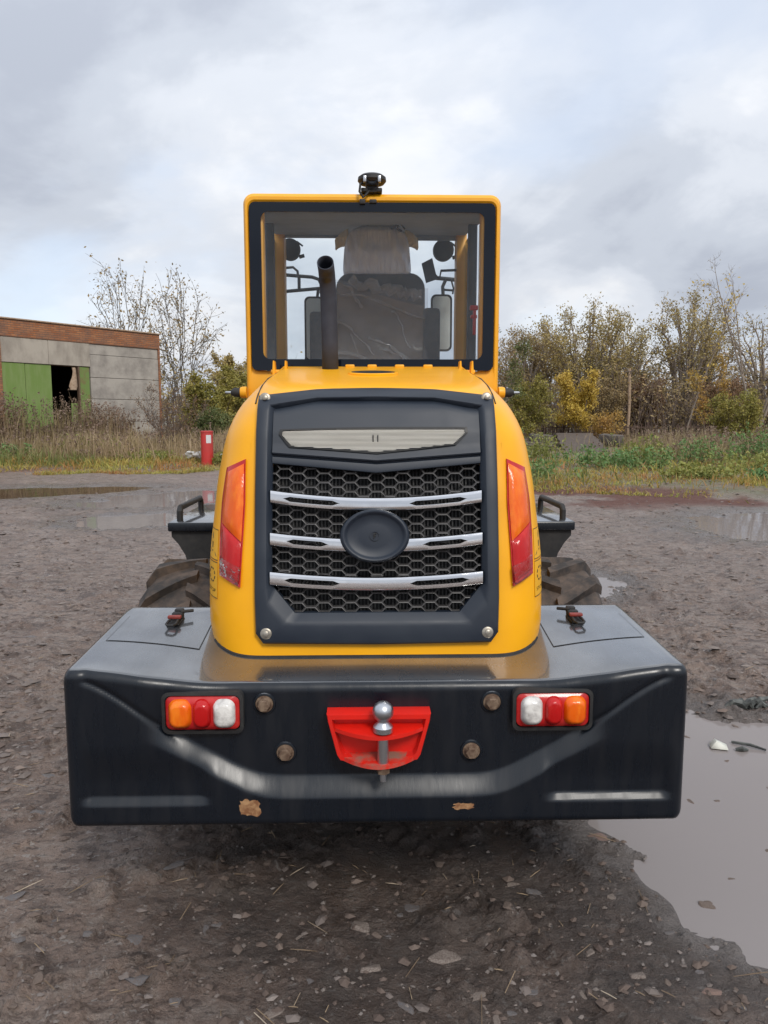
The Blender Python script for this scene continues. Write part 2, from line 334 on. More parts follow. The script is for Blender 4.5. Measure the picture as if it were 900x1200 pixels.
# combination lamps
def shape_plate(m, pts, yf, y0, y1):
    n = len(pts); return m.add([(x, yf+y0, z) for x, z in pts]+[(x, yf+y1, z) for x, z in pts], [tuple(range(n)), tuple(range(2*n-1, n-1, -1))]+[(i, n+i, n+(i+1) % n, (i+1) % n) for i in range(n)])
def dome(m, pts, yb, depth, n=4, pw=.5):
    cx = sum(p[0] for p in pts)/len(pts); cz = sum(p[1] for p in pts)/len(pts); loops = [[(x, yb+.004, z) for x, z in pts]]
    for k in range(n+1):
        t = k/n; f = 1-.42*t; dd = depth*(1-(1-t)**2)
        loops.append([(cx+(x-cx)*f, yb-dd, cz+(z-cz)*f) for x, z in pts])
    return m.rings(loops, cap=True)
for s in (-1, 1):
    cx, cz = s*.537, .752; y = min(recess(cx+dx, cz+dz) for dx in (-.11, .11) for dz in (-.05, .05))
    hs = MB(); o = rrect(cx-.124, cx+.124, cz-.066, cz+.066, .022); i_ = rrect(cx-.114, cx+.114, cz-.056, cz+.056, .018)
    hs.rings([[(x, y+.05, z) for x, z in o], [(x, y-.004, z) for x, z in o], [(x, y-.006, z) for x, z in i_], [(x, y+.03, z) for x, z in i_]], cap=True)
    lamp = hs.build('rear_lamp', M['dark'], LD)
    shape_dome = dome(MB(), rrect(cx-.112, cx+.112, cz-.053, cz+.053, .02), y+.0, .012, 3)
    shape_dome.build('red_lamp_body', M['redpl'], lamp)
    for nm, dx, mm, wd in (('amber_lens', s*.066, M['amber'], .036), ('red_lens', 0, M['red'], .028), ('white_lens', -s*.066, M['white'], .034)):
        dome(MB(), rrect(cx+dx-wd, cx+dx+wd, cz-.046, cz+.046, .026, 6), y-.008, .022, 5).build(nm, mm, lamp)
# tow hitch: red bracket, ball pin
def tow():
    y = -.004; tp = rrect(-.155, .155, .60, .757, .012)
    out_ = [(-.158, .757), (.158, .757), (.155, .735), (.128, .628), (.118, .612), (.0, .596), (-.118, .612), (-.128, .628), (-.155, .735)]
    sub = []
    for a, b in zip(out_, out_[1:]+out_[:1]): sub += [(a[0]+(b[0]-a[0])*k/6, a[1]+(b[1]-a[1])*k/6) for k in range(6)]
    ins = [(x*.90, .68+(z-.68)*.80) for x, z in sub]
    m = MB().rings([[(x, .04, z) for x, z in sub], [(x, y-.016, z) for x, z in sub], [(x*.985, y-.021, .68+(z-.68)*.985) for x, z in sub], [(x, y-.021, z) for x, z in ins], [(x*.97, y+.010, .68+(z-.68)*.97) for x, z in ins]], cap=True)
    t = m.build('tow_hitch', M['towred'], LD)
    def shelf(zc, wv, pr, th, nm, mm):
        n = 20; f = [(wv*(2*k/n-1), -pr*(1-abs(2*k/n-1)**1.9)-.022) for k in range(n+1)]
        o = f + [(wv, .03), (-wv, .03)]; nn = len(o)
        tilt = lambda yy: .10*yy
        MB().add([(x, yy, zc+tilt(yy)) for x, yy in o]+[(x, yy, zc+th+tilt(yy)) for x, yy in o], [tuple(range(nn))[::-1], tuple(range(nn, 2*nn))]+[(i, (i+1) % nn, nn+(i+1) % nn, nn+i) for i in range(nn)]).build(nm, mm, t, ang=30)
    shelf(.706, .135, .058, .012, 'upper_jaw', M['towred'])
    shelf(.612, .108, .052, .013, 'lower_jaw', M['towdirt'])
    px, py = .012, -.052
    MB().lathe([(.0, .0), (.014, .0), (.014, .028), (.017, .03), (.017, .12), (.017, .13), (.030, .131), (.030, .146), (.018, .158), (.017, .162)]+[(.032*math.cos(R(a)), .192+.032*math.sin(R(a))) for a in (-58, -40, -20, 0, 20, 40, 60, 75, 85)], (px, py, .585), (0, 0, 1), 24).build('hitch_ball', M['steel'], t)
    MB().lathe([(.020, 0), (.020, .018)], (px, py, .586), (0, 0, 1), 6).build('hitch_nut', M['rust'], t)
    MB().lathe([(.011, 0), (.011, .03)], (px, py, .560), (0, 0, 1), 12).build('hitch_thread', M['steel'], t)
tow()
# paint chips
for cx, cz, w_, h_, sd_ in ((-.398, .452, .036, .034, 3), (.262, .448, .036, .013, 5)):
    q = random.Random(sd_); pts = [(cx+w_*max(-.9, min(.95, 1.1*math.cos(a)))*q.uniform(.72, 1.08), cz+h_*max(-.9, min(.8, 1.1*math.sin(a)))*q.uniform(.68, 1.1)) for a in np.linspace(0, 2*math.pi, 29)[:-1]]
    MB().rings([[(x, recess(x, z)+.002, z) for x, z in pts], [(x, recess(x, z)-.0015, z) for x, z in pts]], cap=True).build('paint_chip', M['chip'], LD)
# ------------------------------------------------------------------ hood
ZS = [.80, .84, 1.0, 1.2, 1.4, 1.6, 1.68, 1.72, 1.745, 1.757, 1.763, 1.767, 1.769]
YS = [.236, .24, .262, .295, .34, .40, .44, .475, .525, .60, .75, 1.05, 1.5]
WZ = [.80, .86, .93, 1.0, 1.15, 1.43, 1.553, 1.613, 1.65, 1.685, 1.715, 1.735, 1.75, 1.76, 1.769]
WW = [.585, .590, .603, .605, .605, .580, .560, .540, .520, .495, .465, .445, .43, .42, .41]
def gy(z): return interp(z, ZS, YS)
def hw(z): return interp(z, WZ, WW)
def hood_y(x, z, dl=.30):
    w_ = hw(z); xf = .405*w_/.605; ax = abs(x); y = gy(z)
    if ax <= xf: return y
    q = min(1, (ax-xf)/(w_-xf)); e = 2/2.3
    c_ = math.sqrt(max(0, 1-(q**(1/e))**2)); return y + dl*(1-c_**e)
def shear(x, y, z): return z + .118*max(0, y-.5)*float(sst(1.45, 1.735, z))
def hood():
    zl = [.80, .84, .88, .93, .985, 1.05, 1.1, 1.15, 1.2, 1.25, 1.3, 1.35, 1.4, 1.45, 1.495, 1.53, 1.57, 1.6, 1.63, 1.655, 1.68, 1.70, 1.715, 1.728, 1.738, 1.746, 1.752, 1.757, 1.760, 1.763, 1.765, 1.767, 1.768, 1.769]
    rows = []
    for z in zl:
        w_ = hw(z); xf = .405*w_/.605; y0 = gy(z); half = [(0, y0), (xf*.25, y0), (xf*.5, y0), (xf*.75, y0), (xf*.92, y0), (xf, y0)]
        e = 2/2.3
        for a in (8, 16, 24, 32, 40, 48, 56, 64, 72, 78, 84, 90):
            half.append((xf+(w_-xf)*math.sin(R(a))**e, y0+.30*(1-math.cos(R(a))**e)))
        y1 = half[-1][1]
        half += [(w_+.004*k, min(1.5, y1)+(1.5-min(1.5, y1))*k/5) for k in range(1, 6)]
        half = [(x, min(y, 1.5)) for x, y in half]
        rows.append([(-x, y, shear(x, y, z)) for x, y in half[:0:-1]] + [(x, y, shear(x, y, z)) for x, y in half])
    m = MB().rings(rows, closed=False)
    n = len(rows[0]); c0 = n//2
    keep = []
    for f in m.f:
        ctr = [sum(m.v[i][k] for i in f)/4 for k in range(3)]
        if abs(ctr[0]) < .365 and .985 < ctr[2] < 1.495 and ctr[1] < .45: continue
        keep.append(f)
    m.f = keep
    return m.build('hood', M['yellow'], LD, ang=40)
HD = hood()
def hoodtop(x, y):
    return max(shear(x, y, z) for z in np.linspace(1.5, 1.769, 90) if abs(x) <= hw(z)-.002 and hood_y(x, z) <= y+.001)
for s in (-1, 1):
    pts = [(s*(.425-.012*t), .50+.95*t, hoodtop(.425-.012*t, .50+.95*t)+.001) for t in np.linspace(0, 1, 30)]
    MB().tube(pts, .0032, 6).build('hood_seam', M['dark'], HD)
# strip of rubber under the hood
seam = [(x, hood_y(x, .86)-.004, deckz(x, hood_y(x, .86))+.004) for x in np.linspace(-.56, .56, 60)]
MB().tube([(x, y+.004, z-.004) for x, y, z in seam], .007, 8).build('hood_seal', M['dark'], HD)
# filler opening on top
def topz(y): return interp(y, YS[7:], ZS[7:])+.118*max(0, y-.5)
MB().lathe([(.104, -.03), (.104, .004), (.100, .007), (.092, .006), (.090, -.001)], (-.005, 1.0, topz(1.0)+.002), (0, -.12, 1), 32).build('filler_rim', M['yellow'], HD)
MB().lathe([(.091, 0), (.091, .003)], (-.005, 1.0, topz(1.0)+.006), (0, -.12, 1), 32).build('filler_hole', M['ink'], HD)
for x in (-.11, -.005, .125, .26): MB().bbox(x-.022, x+.022, 1.44, 1.47, topz(1.44)-.004, topz(1.44)+.014, .005).build('hood_stop', M['yellow_in'], HD)
for s in (-1, 1):
    for dx in (0, .055):
        x = s*(.405+dx)
        MB().prism([(x-.006, 1.74), (x+.006, 1.74), (x+.006, 1.86), (x+.003, 1.905), (x-.003, 1.905), (x-.006, 1.86)], 1.36, 1.42).build('hood_hinge', M['yellow_in'], HD)
    MB().tube([(s*.39, 1.39, 1.855), (s*.475, 1.39, 1.855)], .011, 12).build('hinge_pin', M['yellow_in'], HD)
# ------------------------------------------------------------------ grille
KO = [(0, 1.757), (.21, 1.746), (.408, 1.722), (.409, 1.6), (.408, 1.3), (.407, 1.05), (.403, .937), (.378, .903), (0, .898)]
KI = [(0, 1.703), (.2, 1.702), (.350, 1.676), (.352, 1.6), (.352, 1.3), (.351, 1.10), (.344, 1.083), (.275, 1.0), (0, 1.0)]
def full(k, n=10):
    h = []
    for a, b in zip(k, k[1:]): h += [(a[0]+(b[0]-a[0])*i/n, a[1]+(b[1]-a[1])*i/n) for i in range(n)]
    h.append(k[-1]); return h + [(-x, z) for x, z in h[-2:0:-1]]
fo, fi = full(KO), full(KI)
def lerp2(a, b, t): return [(p[0]+(q[0]-p[0])*t, p[1]+(q[1]-p[1])*t) for p, q in zip(a, b)]
def on(l, off): return [(x, gy(z)+off, z) for x, z in l]
GR = MB().rings([on(fo, .01), on(fo, -.020), on(lerp2(fo, fi, .06), -.027), on(lerp2(fo, fi, .16), -.030), on(lerp2(fo, fi, .60), -.031), on(lerp2(fo, fi, .70), -.030), on(lerp2(fo, fi, .78), -.026), on(lerp2(fo, fi, 1), -.008), on(fi, .022)]).build('grille', M['plastic'], LD, ang=30)
def upper():
    xs = np.linspace(-.353, .353, 37); rows = []
    for x in xs:
        ax = abs(x)/.352; zr = 1.498+.026*ax; zl = 1.458+.032*ax; ztop = 1.703-.027*float(sst(.55, 1, ax))
        col = [(ztop+.004, -.004), (ztop-.008, -.012)] + [(z, -.0145) for z in np.linspace(ztop-.016, zr+.03, 12)]
        col += [(zr+.014, -.019), (zr+.005, -.021), (zr, -.017), (zr-.003, -.004), (zr-.007, -.004), (zr-.010, -.012), (zl+.010, -.014), (zl+.003, -.012), (zl, -.004), (zl, .02)]
        rows.append([(x, gy(z)+o, z) for z, o in col])
    MB().rings(rows, closed=False).build('grille_panel', M['plastic'], GR, ang=30)
upper()
# light bar
lb = [(-.318, 1.602), (-.2, 1.606), (0, 1.609), (.2, 1.609), (.30, 1.609), (.303, 1.594), (.262, 1.557), (.13, 1.543), (0, 1.531), (-.13, 1.540), (-.288, 1.550), (-.322, 1.588)]
def dens(p, k=4): return [(a[0]+(b[0]-a[0])*i/k, a[1]+(b[1]-a[1])*i/k) for a, b in zip(p, p[1:]+p[:1]) for i in range(k)]
lbd = dens(lb); c_ = (-.004, 1.575)
big = [(c_[0]+(x-c_[0])*1.03, c_[1]+(z-c_[1])*1.16) for x, z in lbd]
LB = MB().rings([on(big, -.01), on(big, -.021), on(lbd, -.022), on(lbd, -.008)]).build('light_bar', M['ink'], GR)
M['ribbed'] = mat('ribbed_lens', (.80,.77,.69), .3, col2=(.70,.67,.59), vs=40, coat=.3, stretch=(.15, 1, 4), bump=.15, bs=60, bd=.002)
LBl = MB()
zrow = np.linspace(1.531, 1.609, 20)
def lbx(z):   # left and right ends of the lens at height z
    xs_ = []
    for a, b in zip(lb, lb[1:]+lb[:1]):
        if (a[1]-z)*(b[1]-z) < 0: xs_.append(a[0]+(b[0]-a[0])*(z-a[1])/(b[1]-a[1]))
    return (min(xs_), max(xs_)) if len(xs_) >= 2 else None
for k in range(19):
    z0, z1 = zrow[k]+.0003, zrow[k+1]-.0003; e = lbx((z0+z1)/2)
    if e: 
        n = 24; LBl.rings([[(e[0]+(e[1]-e[0])*i/n, gy(z)-o, z) for i in range(n+1)] for z, o in ((z0, .010), (z0+.0008, .017), (z1-.0008, .0175), (z1, .010))], closed=False)
LBl.build('lens', M['ribbed'], LB, ang=20)
for x in (-.012, .004): MB().box(x-.0018, x+.0018, gy(1.575)-.0205, gy(1.575)-.0165, 1.564, 1.587).build('lens_mark', M['fin'], LB)
# hexagon mesh
def hexmesh():
    m = MB(); a, b, h = .0290, .0155, .0305; cp = a+b; t = .0027; nc = 8
    for i in range(-nc, nc+1):
        for j in range(-1, 18):
            x = i*cp; z = .985 + j*h + (h/2 if i % 2 else 0)
            if z > 1.50 or z < .985 or abs(x) > .36: continue
            if abs(x) + 0 > .30 and z < 1.0+(abs(x)-.27)*1.1-.02: continue
            def hx(s_, o): 
                fa, fb, fh = a-t*s_*1.15, b-t*s_*.55, h/2-t*s_*1.2
                return [(x+p, gy(z+q)+o, z+q) for p, q in ((fa, 0), (fb, fh), (-fb, fh), (-fa, 0), (-fb, -fh), (fb, -fh))]
            m.rings([hx(.0, .004), hx(.75, .003), hx(1, .006), hx(1, .016)])
    return m.build('hexagon_mesh', M['meshgrey'], GR, smooth=False)
hexmesh()
rad = MB().rings([[(x, gy(z)+.075, z) for x in (-.40, .40)] for z in np.linspace(.96, 1.55, 8)], closed=False).build('radiator', M['pit'], GR)
fm = MB()
for x in np.linspace(-.36, .36, 60): fm.rings([[(x-.0025, gy(z)+.062, z), (x+.0025, gy(z)+.062, z), (x+.0025, gy(z)+.074, z), (x-.0025, gy(z)+.074, z)] for z in np.linspace(.98, 1.52, 7)])
fm.build('radiator_fins', M['fin'], GR, smooth=False)
MB().rings([[(x, gy(z)+.008+dy, z) for z in np.linspace(.97, 1.56, 8)] for x, dy in ((-.43, 0), (-.43, .075), )], closed=False).rings([[(x, gy(z)+.008+dy, z) for z in np.linspace(.97, 1.56, 8)] for x, dy in ((.43, 0), (.43, .075))], closed=False).rings([[(x, gy(.97)+dy, .972) for x in (-.43, .43)] for dy in (.006, .1)], closed=False).build('radiator_duct', M['pit'], GR)
# chrome bars
for zc_, sag, h, slots in ((1.3835, .026, .042, ((-.312, -.128), (.110, .300))), (1.245, .023, .042, ((-.30, -.165), (.155, .300))), (1.1165, .020, .044, ((-.308, -.125), (.110, .305)))):
    m = MB(); xs = np.linspace(-.356, .352, 120)
    def zcen(x): return zc_ - sag*(1-(x/.355)**2)
    def hs(x):
        for a, b in slots:
            if a < x < b: return min(.0085, .0085*min(x-a, b-x)/.022+.0004)
        return 0
    for sg in (1, -1):
        cols = []
        for x in xs:
            z0 = zcen(x)+sg*hs(x)*.95; z1 = zcen(x)+sg*h/2; y = gy(zcen(x)); tp = .9+.1*(1-abs(x)/.355)
            pr = [(z0, -.0258), (z0+(z1-z0)*.45, -.0256), (z0+(z1-z0)*.86, -.0250), (z0+(z1-z0)*.96, -.0230), (z1, -.016), (z1, .006)]
            cols.append([(x, y+o+.004*(z-zcen(x))/h, z) for z, o in pr])
        m.rings(cols, closed=False)
        for a, b in slots:
            sx = [x for x in np.linspace(a, b, 40)]; m.rings([[(x, gy(zcen(x))+o, zcen(x)+sg*hs(x)*.95) for x in sx] for o in (-.0258, .0)], closed=False)
    m.build('chrome_bar', M['chrome'], GR, ang=50)
# emblem disc
ex, ez = -.008, 1.250
EM = MB().lathe([(.116, -.02), (.116, .034), (.113, .042), (.107, .046), (.101, .045), (.096, .039), (.088, .034), (.05, .036), (.0, .037)], (ex, gy(ez), ez), (0, -1, .17), 48, 1, .765)
EM = EM.build('emblem', M['plastic'], GR, ang=50)
MB().lathe([(.0165, .034), (.0165, .0405), (.0135, .0405), (.0135, .034)], (ex, gy(ez), ez), (0, -1, .17), 24).build('emblem_ring', M['plastic'], EM)
yy = gy(ez)-.0395
MB().box(ex-.004, ex-.001, yy-.003, yy, ez-.001, ez+.016).box(ex-.001, ex+.006, yy-.003, yy, ez+.013, ez+.016).box(ex-.001, ex+.004, yy-.003, yy, ez+.006, ez+.009).build('emblem_mark', M['fin'], EM)
for x, z in ((-.384, 1.712), (.384, 1.714), (-.368, .938), (.366, .938)):
    o = -.028
    MB().lathe([(.019, -.006), (.019, .003), (.016, .005), (.009, .005)], (x, gy(z)+o, z), (0, -1, .2), 20).lathe([(.010, .003), (.010, .012), (.008, .013)], (x, gy(z)+o, z), (0, -1, .2), 6).build('grille_screw', M['screw'], GR)
# ------------------------------------------------------------------ tail lights on the hood corners
def patch(m, lft, rgt, off, nz=14, nx=8, s=1, th=.012, puff=0):
    zs = np.linspace(0, 1, nz+1); g = []
    for t in zs:
        row = []
        for i in range(nx+1):
            u = i/nx; pl = lft(t); pr = rgt(t); x = pl[0]+(pr[0]-pl[0])*u; z = pl[1]+(pr[1]-pl[1])*u
            row.append((s*x, hood_y(x, z)-off-puff*(1-abs(2*u-1)**3)*(1-abs(2*t-1)**6), z))
        g.append(row)
    b = [(x, y+th, z) for x, y, z in (g[0]+[r[-1] for r in g[1:]]+g[-1][-2::-1]+[r[0] for r in g[-2:0:-1]])]
    e = (g[0]+[r[-1] for r in g[1:]]+g[-1][-2::-1]+[r[0] for r in g[-2:0:-1]])
    m.rings(g, closed=False); m.rings([e, b]); return m
def poly(pts):
    ts = np.linspace(0, 1, len(pts)); return lambda t: (interp(t, ts, [p[0] for p in pts]), interp(t, ts, [p[1] for p in pts]))
for s in (-1, 1):
    inn = [(.458, 1.082), (.450, 1.22), (.443, 1.36), (.446, 1.506)]; otr = [(.536, 1.116), (.538, 1.25), (.534, 1.36), (.519, 1.474)]
    tl = patch(MB(), poly(inn), poly(otr), .008, s=s, th=.03).build('tail_light', M['redpl'], LD, ang=40)
    I = poly(inn); O = poly(otr)
    am = lambda f, a, b, k: (lambda t: (lambda p, q: (p[0]+(q[0]-p[0])*k, p[1]+(q[1]-p[1])*k))((I if f else O)(a+(b-a)*t), (O if f else I)(a+(b-a)*t)))
    patch(MB(), am(1, .36, .97, .06), am(0, .46, .95, .08), .012, s=s, puff=.012).build('amber_lens', M['amber'], tl, ang=40)
    patch(MB(), am(1, .03, .35, .06), am(0, .05, .45, .08), .012, s=s, puff=.012).build('red_lens', M['red'], tl, ang=40)
for s in (-1, 1):
    iw = poly([(.463, 1.092), (.456, 1.15)]); ow = poly([(.531, 1.122), (.532, 1.18)]); wr = patch(MB(), iw, ow, .027, nz=12, nx=12, s=s, th=.018)
    wr.v = [(x+rnd.uniform(-.001, .001), y+rnd.uniform(-.0025, .0025), z+rnd.uniform(-.002, .002)) for x, y, z in wr.v]
    wr.build('plastic_wrap', M['film2'], LD, ang=25, fixn=False)
# warning stickers (warning triangle and STOP pictogram)
def txt(body, size):
    cu = bpy.data.curves.new('lettering', 'FONT'); cu.body = body; cu.size = size; cu.align_x = 'CENTER'; cu.extrude = .0004
    ob = bpy.data.objects.new('lettering', cu); COL.objects.link(ob); bpy.context.view_layer.update()
    me = bpy.data.meshes.new_from_object(ob.evaluated_get(bpy.context.evaluated_depsgraph_get())); bpy.data.objects.remove(ob); return me
for s in (-1, 1):
    x0, x1 = .546, .599
    def side(m, pts, off):   # pts in (x,z) laid on the hood flank
        return m.add([(s*x, hood_y(min(x, hw(z)-.0005), z)-off, z) for x, z in pts], [tuple(range(len(pts)))])
    for (za, zb) in ((1.158, 1.262), (1.03, 1.154)):
        st = MB().rings([[(s*(x0+(x1-x0)*i/6), hood_y(x0+(x1-x0)*i/6, z)-.0025, z) for i in range(7)] for z in np.linspace(za, zb, 6)], closed=False).build('warning_sticker', M['label'], LD)
        bd = MB()
        for zz in (za+.002, zb-.002): bd.rings([[(s*(x0+(x1-x0)*i/6), hood_y(x0+(x1-x0)*i/6, z)-.0034, z) for i in range(7)] for z in (zz-.0012, zz+.0012)], closed=False)
        if za > 1.1:
            T = [(.552, 1.170), (.594, 1.170), (.573, 1.250)]; ti = [(.559, 1.178), (.587, 1.178), (.573, 1.230)]
            bd.rings([[(s*x, hood_y(x, z)-.0034, z) for x, z in T], [(s*x, hood_y(x, z)-.0034, z) for x, z in ti]])
            side(bd, [(.571, 1.196), (.575, 1.196), (.576, 1.216), (.570, 1.216)], .0036); side(bd, [(.571, 1.184), (.575, 1.184), (.575, 1.190), (.571, 1.190)], .0036)
        else:
            for k in range(8):
                a0 = R(45*k+6); a1 = R(45*k+34); c = (.573, 1.106)
                bd.add([(s*(c[0]+r*.62*math.cos(a)), hood_y(c[0]+r*.62*math.cos(a), c[1]+r*math.sin(a))-.0034, c[1]+r*math.sin(a)) for r, a in ((.026, a0), (.020, a0), (.020, a1), (.026, a1))], [(0, 1, 2, 3)])
        bd.build('pictogram', M['ink'], st, fixn=False, smooth=False)
        if za < 1.1:
            me = txt('STOP', .017)
            for v in me.vertices:
                x = .573 + s*v.co.x*.9; z = 1.050+v.co.y; v.co = (s*x, hood_y(min(x, .604), z)-.0034-v.co.z*0, z)
            me.materials.clear(); me.materials.append(M['ink']); link('lettering', me, st)
# ------------------------------------------------------------------ exhaust pipe
pp = [(-.196, 1.32, 1.80), (-.199, 1.32, 2.0), (-.203, 1.32, 2.17), (-.205, 1.312, 2.225), (-.207, 1.292, 2.27), (-.209, 1.262, 2.30), (-.211, 1.225, 2.318)]
m = MB().tube(pp, .037, 24, cap=False)
m.v += []; EX = m.build('exhaust_pipe', M['pipe'], LD, fixn=False)
so = EX.modifiers.new('thickness', 'SOLIDIFY'); so.thickness = .004; so.offset = -1
MB().tube(pp[2:], .0325, 20, cap=True).v
ip = MB().tube([(-.205, 1.312, 2.225), (-.2085, 1.27, 2.293)], .0325, 20).build('pipe_bore', M['ink'], EX)
# ------------------------------------------------------------------ cab
YB, YF = 1.55, 2.9
def cab():
    ro = rrect(-.615, .615, 1.62, 2.70, .05, 6); ri = rrect(-.588, .588, 1.868, 2.658, .03, 6)
    C = MB().rings([[(x, YB+.10, z) for x, z in ri], [(x, YB+.012, z) for x, z in ri], [(x, YB+.003, z) for x, z in lerp2(ri, ro, .25)], [(x, YB+.003, z) for x, z in lerp2(ri, ro, .6)], [(x, YB+.02, z) for x, z in ro], [(x, YB+.12, z) for x, z in ro]]).build('cab', M['yellow_in'], LD, ang=40)
    # rear corner pillars, inner
    for s in (-1, 1):
        MB().bbox(*sorted((s*.535, s*.612)), YB+.105, YB+.17, 1.62, 2.66, .01).build('rear_pillar', M['yellow_in'], C)
        MB().bbox(*sorted((s*.522, s*.556)), YB+.02, YB+.09, 1.90, 2.655, .01).build('rear_post', M['yellow_in'], C)
        MB().bbox(*sorted((s*.545, s*.612)), YF-.11, YF, 1.4, 2.86, .012).build('front_pillar', M['yellow_in'], C)
        MB().bbox(*sorted((s*.545, s*.590)), 2.18, 2.25, 1.4, 2.76, .01).build('door_post', M['seat'], C)
        MB().bbox(*sorted((s*.59, s*.614)), YB+.13, YF, 1.0, 1.80, .01).build('side_panel', M['yellow_in'], C)
        MB().box(*sorted((s*.597, s*.601)), YB+.17, 2.18, 1.80, 2.70).build('side_window', M['glass2'], C)
        MB().box(*sorted((s*.597, s*.601)), 2.25, YF-.11, 1.80, 2.74).build('door_window', M['glass2'], C)
        # rubber stop at each lower corner
        b = MB().lathe([(.028, 0), (.028, .02), (.024, .03)], (s*.612, YB-.02, 1.765), (s, 0, 0), 16).build('corner_bracket', M['yellow_in'], C)
        MB().lathe([(.022, .03), (.022, .06), (.012, .075)], (s*.612, YB-.02, 1.765), (s, 0, 0), 16).build('rubber_buffer', M['dark'], b)
        MB().lathe([(.006, .07), (.006, .10), (.003, .105)], (s*.612, YB-.02, 1.765), (s, 0, 0), 10).build('buffer_bolt', M['steel'], b)
    # roof shell, rising to the front
    rows = []
    for y, dz, ins in ((YB+.02, -.022, .012), (YB+.03, -.004, .0), (YB+.08, .002, 0), (2.2, .085, 0), (YF-.1, .175, 0), (YF+.02, .18, .01), (YF+.05, .15, .03)):
        t = [(.615-ins, 2.64+dz), (.615-ins, 2.66+dz), (.606-ins, 2.685+dz), (.59-ins, 2.698+dz), (.56, 2.702+dz), (.2, 2.707+dz)]
        rows.append([(x, y, z) for x, z in t]+[(-x, y, z) for x, z in t[::-1]])
    MB().rings(rows, closed=False).build('roof', M['yellow_in'], C, ang=40)
    MB().rings([[(-.60, y, z), (.60, y, z), (.60, y, z-.03), (-.60, y, z-.03)] for y, z in ((YB+.11, 2.675), (2.2, 2.745), (YF-.02, 2.832))]).build('headliner', M['headliner'], C, ang=30)
    # slotted visor panel under the front of the roof: blocks with gaps of sky between them
    vz = MB(); e = [-.60, -.49, -.465, -.445, -.415, -.39, -.36, -.31, -.285, -.235, -.205, -.12, .28, .30, .40, .60]
    vz.box(-.60, .60, YF-.06, YF-.03, 2.785, 2.802)
    for k in range(0, len(e)-1, 2):
        vz.box(e[k], e[k+1], YF-.06, YF-.03, 2.802, 2.825)
    vz.box(-.60, .60, YF-.06, YF-.03, 2.825, 2.85)
    vz.box(.22, .60, YF-.07, YF-.065, 2.765, 2.80)
    vz.build('front_visor', M['headliner'], C, smooth=False)
    MB().bbox(-.60, .60, YF-.06, YF, 1.3, 1.86, .01).build('front_panel', M['yellow_in'], C)
    MB().bbox(-.59, .59, YB+.02, YB+.05, 1.1, 1.87, .008).build('rear_panel', M['yellow_in'], C)
    MB().bbox(-.59, .59, YB+.06, YF-.02, 1.08, 1.12, .008).build('cab_floor', M['headliner'], C)
    MB().box(-.60, .60, YF-.022, YF-.016, 1.86, 2.80).build('windscreen', M['glass2'], C)
    # rear window with a printed black border
    RW = MB().prism(rrect(-.586, .586, 1.87, 2.656, .028, 5), YB-.006, YB-.001).build('rear_window', M['glass'], C, ang=30)
    o = rrect(-.585, .585, 1.871, 2.655, .028, 6); i_ = rrect(-.530, .532, 1.925, 2.612, .035, 6)
    MB().rings([[(x, YB-.0085, z) for x, z in o], [(x, YB-.0085, z) for x, z in i_], [(x, YB-.0065, z) for x, z in i_], [(x, YB-.0065, z) for x, z in o], [(x, YB-.0085, z) for x, z in o]]).build('window_border', M['frit'], RW, smooth=False)
    # seat
    ST = MB()
    rows = []
    for y, f in ((2.24, .93), (2.25, .985), (2.28, 1), (2.37, 1), (2.40, .94)):
        o = rrect(.052-.255*f, .052+.255*f, 1.62, 1.62+.845*f, .09*f, 6); rows.append([(x, y, z) for x, z in o])
    ST.rings(rows, cap=True); ST.add(rows[0], [tuple(range(len(rows[0])))[::-1]])
    ST = ST.build('operator_seat', M['seat'], LD, ang=50)
    # sloping top edge of the cardboard
    MB().add([(-.195, 2.228, 1.60), (.298, 2.228, 1.60), (.298, 2.228, 2.275), (.20, 2.226, 2.29), (-.195, 2.228, 2.405)] + [(-.195, 2.236, 1.60), (.298, 2.236, 1.60), (.298, 2.236, 2.275), (.20, 2.236, 2.29), (-.195, 2.236, 2.405)], [(0, 1, 2, 3, 4), (9, 8, 7, 6, 5)]+[(i, 5+i, 5+(i+1) % 5, (i+1) % 5) for i in range(5)]).build('cardboard_cover', M['card'], ST, smooth=False)
    def sheet(x0, x1, z0, z1, y, amp, nm, mm, par, nx=30, nz=30, top=None, seed=1):
        q = np.random.RandomState(seed); g = []
        for j in range(nz+1):
            row = []
            for i in range(nx+1):
                x = x0+(x1-x0)*i/nx; zt = z1 if top is None else top(x); z = z0+(zt-z0)*j/nz
                dy = amp*(float(fbm(np.array([x*1.0+z*.55]), np.array([z*1.0-x*.2]), 7, 4, seed))*2.4)
                row.append((x, y+dy, z))
            g.append(row)
        return MB().rings(g, closed=False).build(nm, mm, par, ang=60)
    sheet(-.215, .318, 1.9, 2.42, 2.205, .022, 'plastic_sheet', M['film'], ST, top=lambda x: 2.415-.10*max(0, (x+.2)/.5)+.05*max(0, (x-.1)/.2)*float(sst(.1, .3, x)), seed=4)
    # crumpled roll of plastic along the top edge
    pr = []
    for k in range(26):
        t = k/25; x = -.12+.40*t; pr.append((x, 2.205+rnd.uniform(-.015, .01), 2.395-.07*t+rnd.uniform(-.012, .02)))
    MB().tube(pr, [.022+rnd.uniform(-.008, .012) for _ in pr], 9).build('plastic_fold', M['fold'], ST, ang=20)
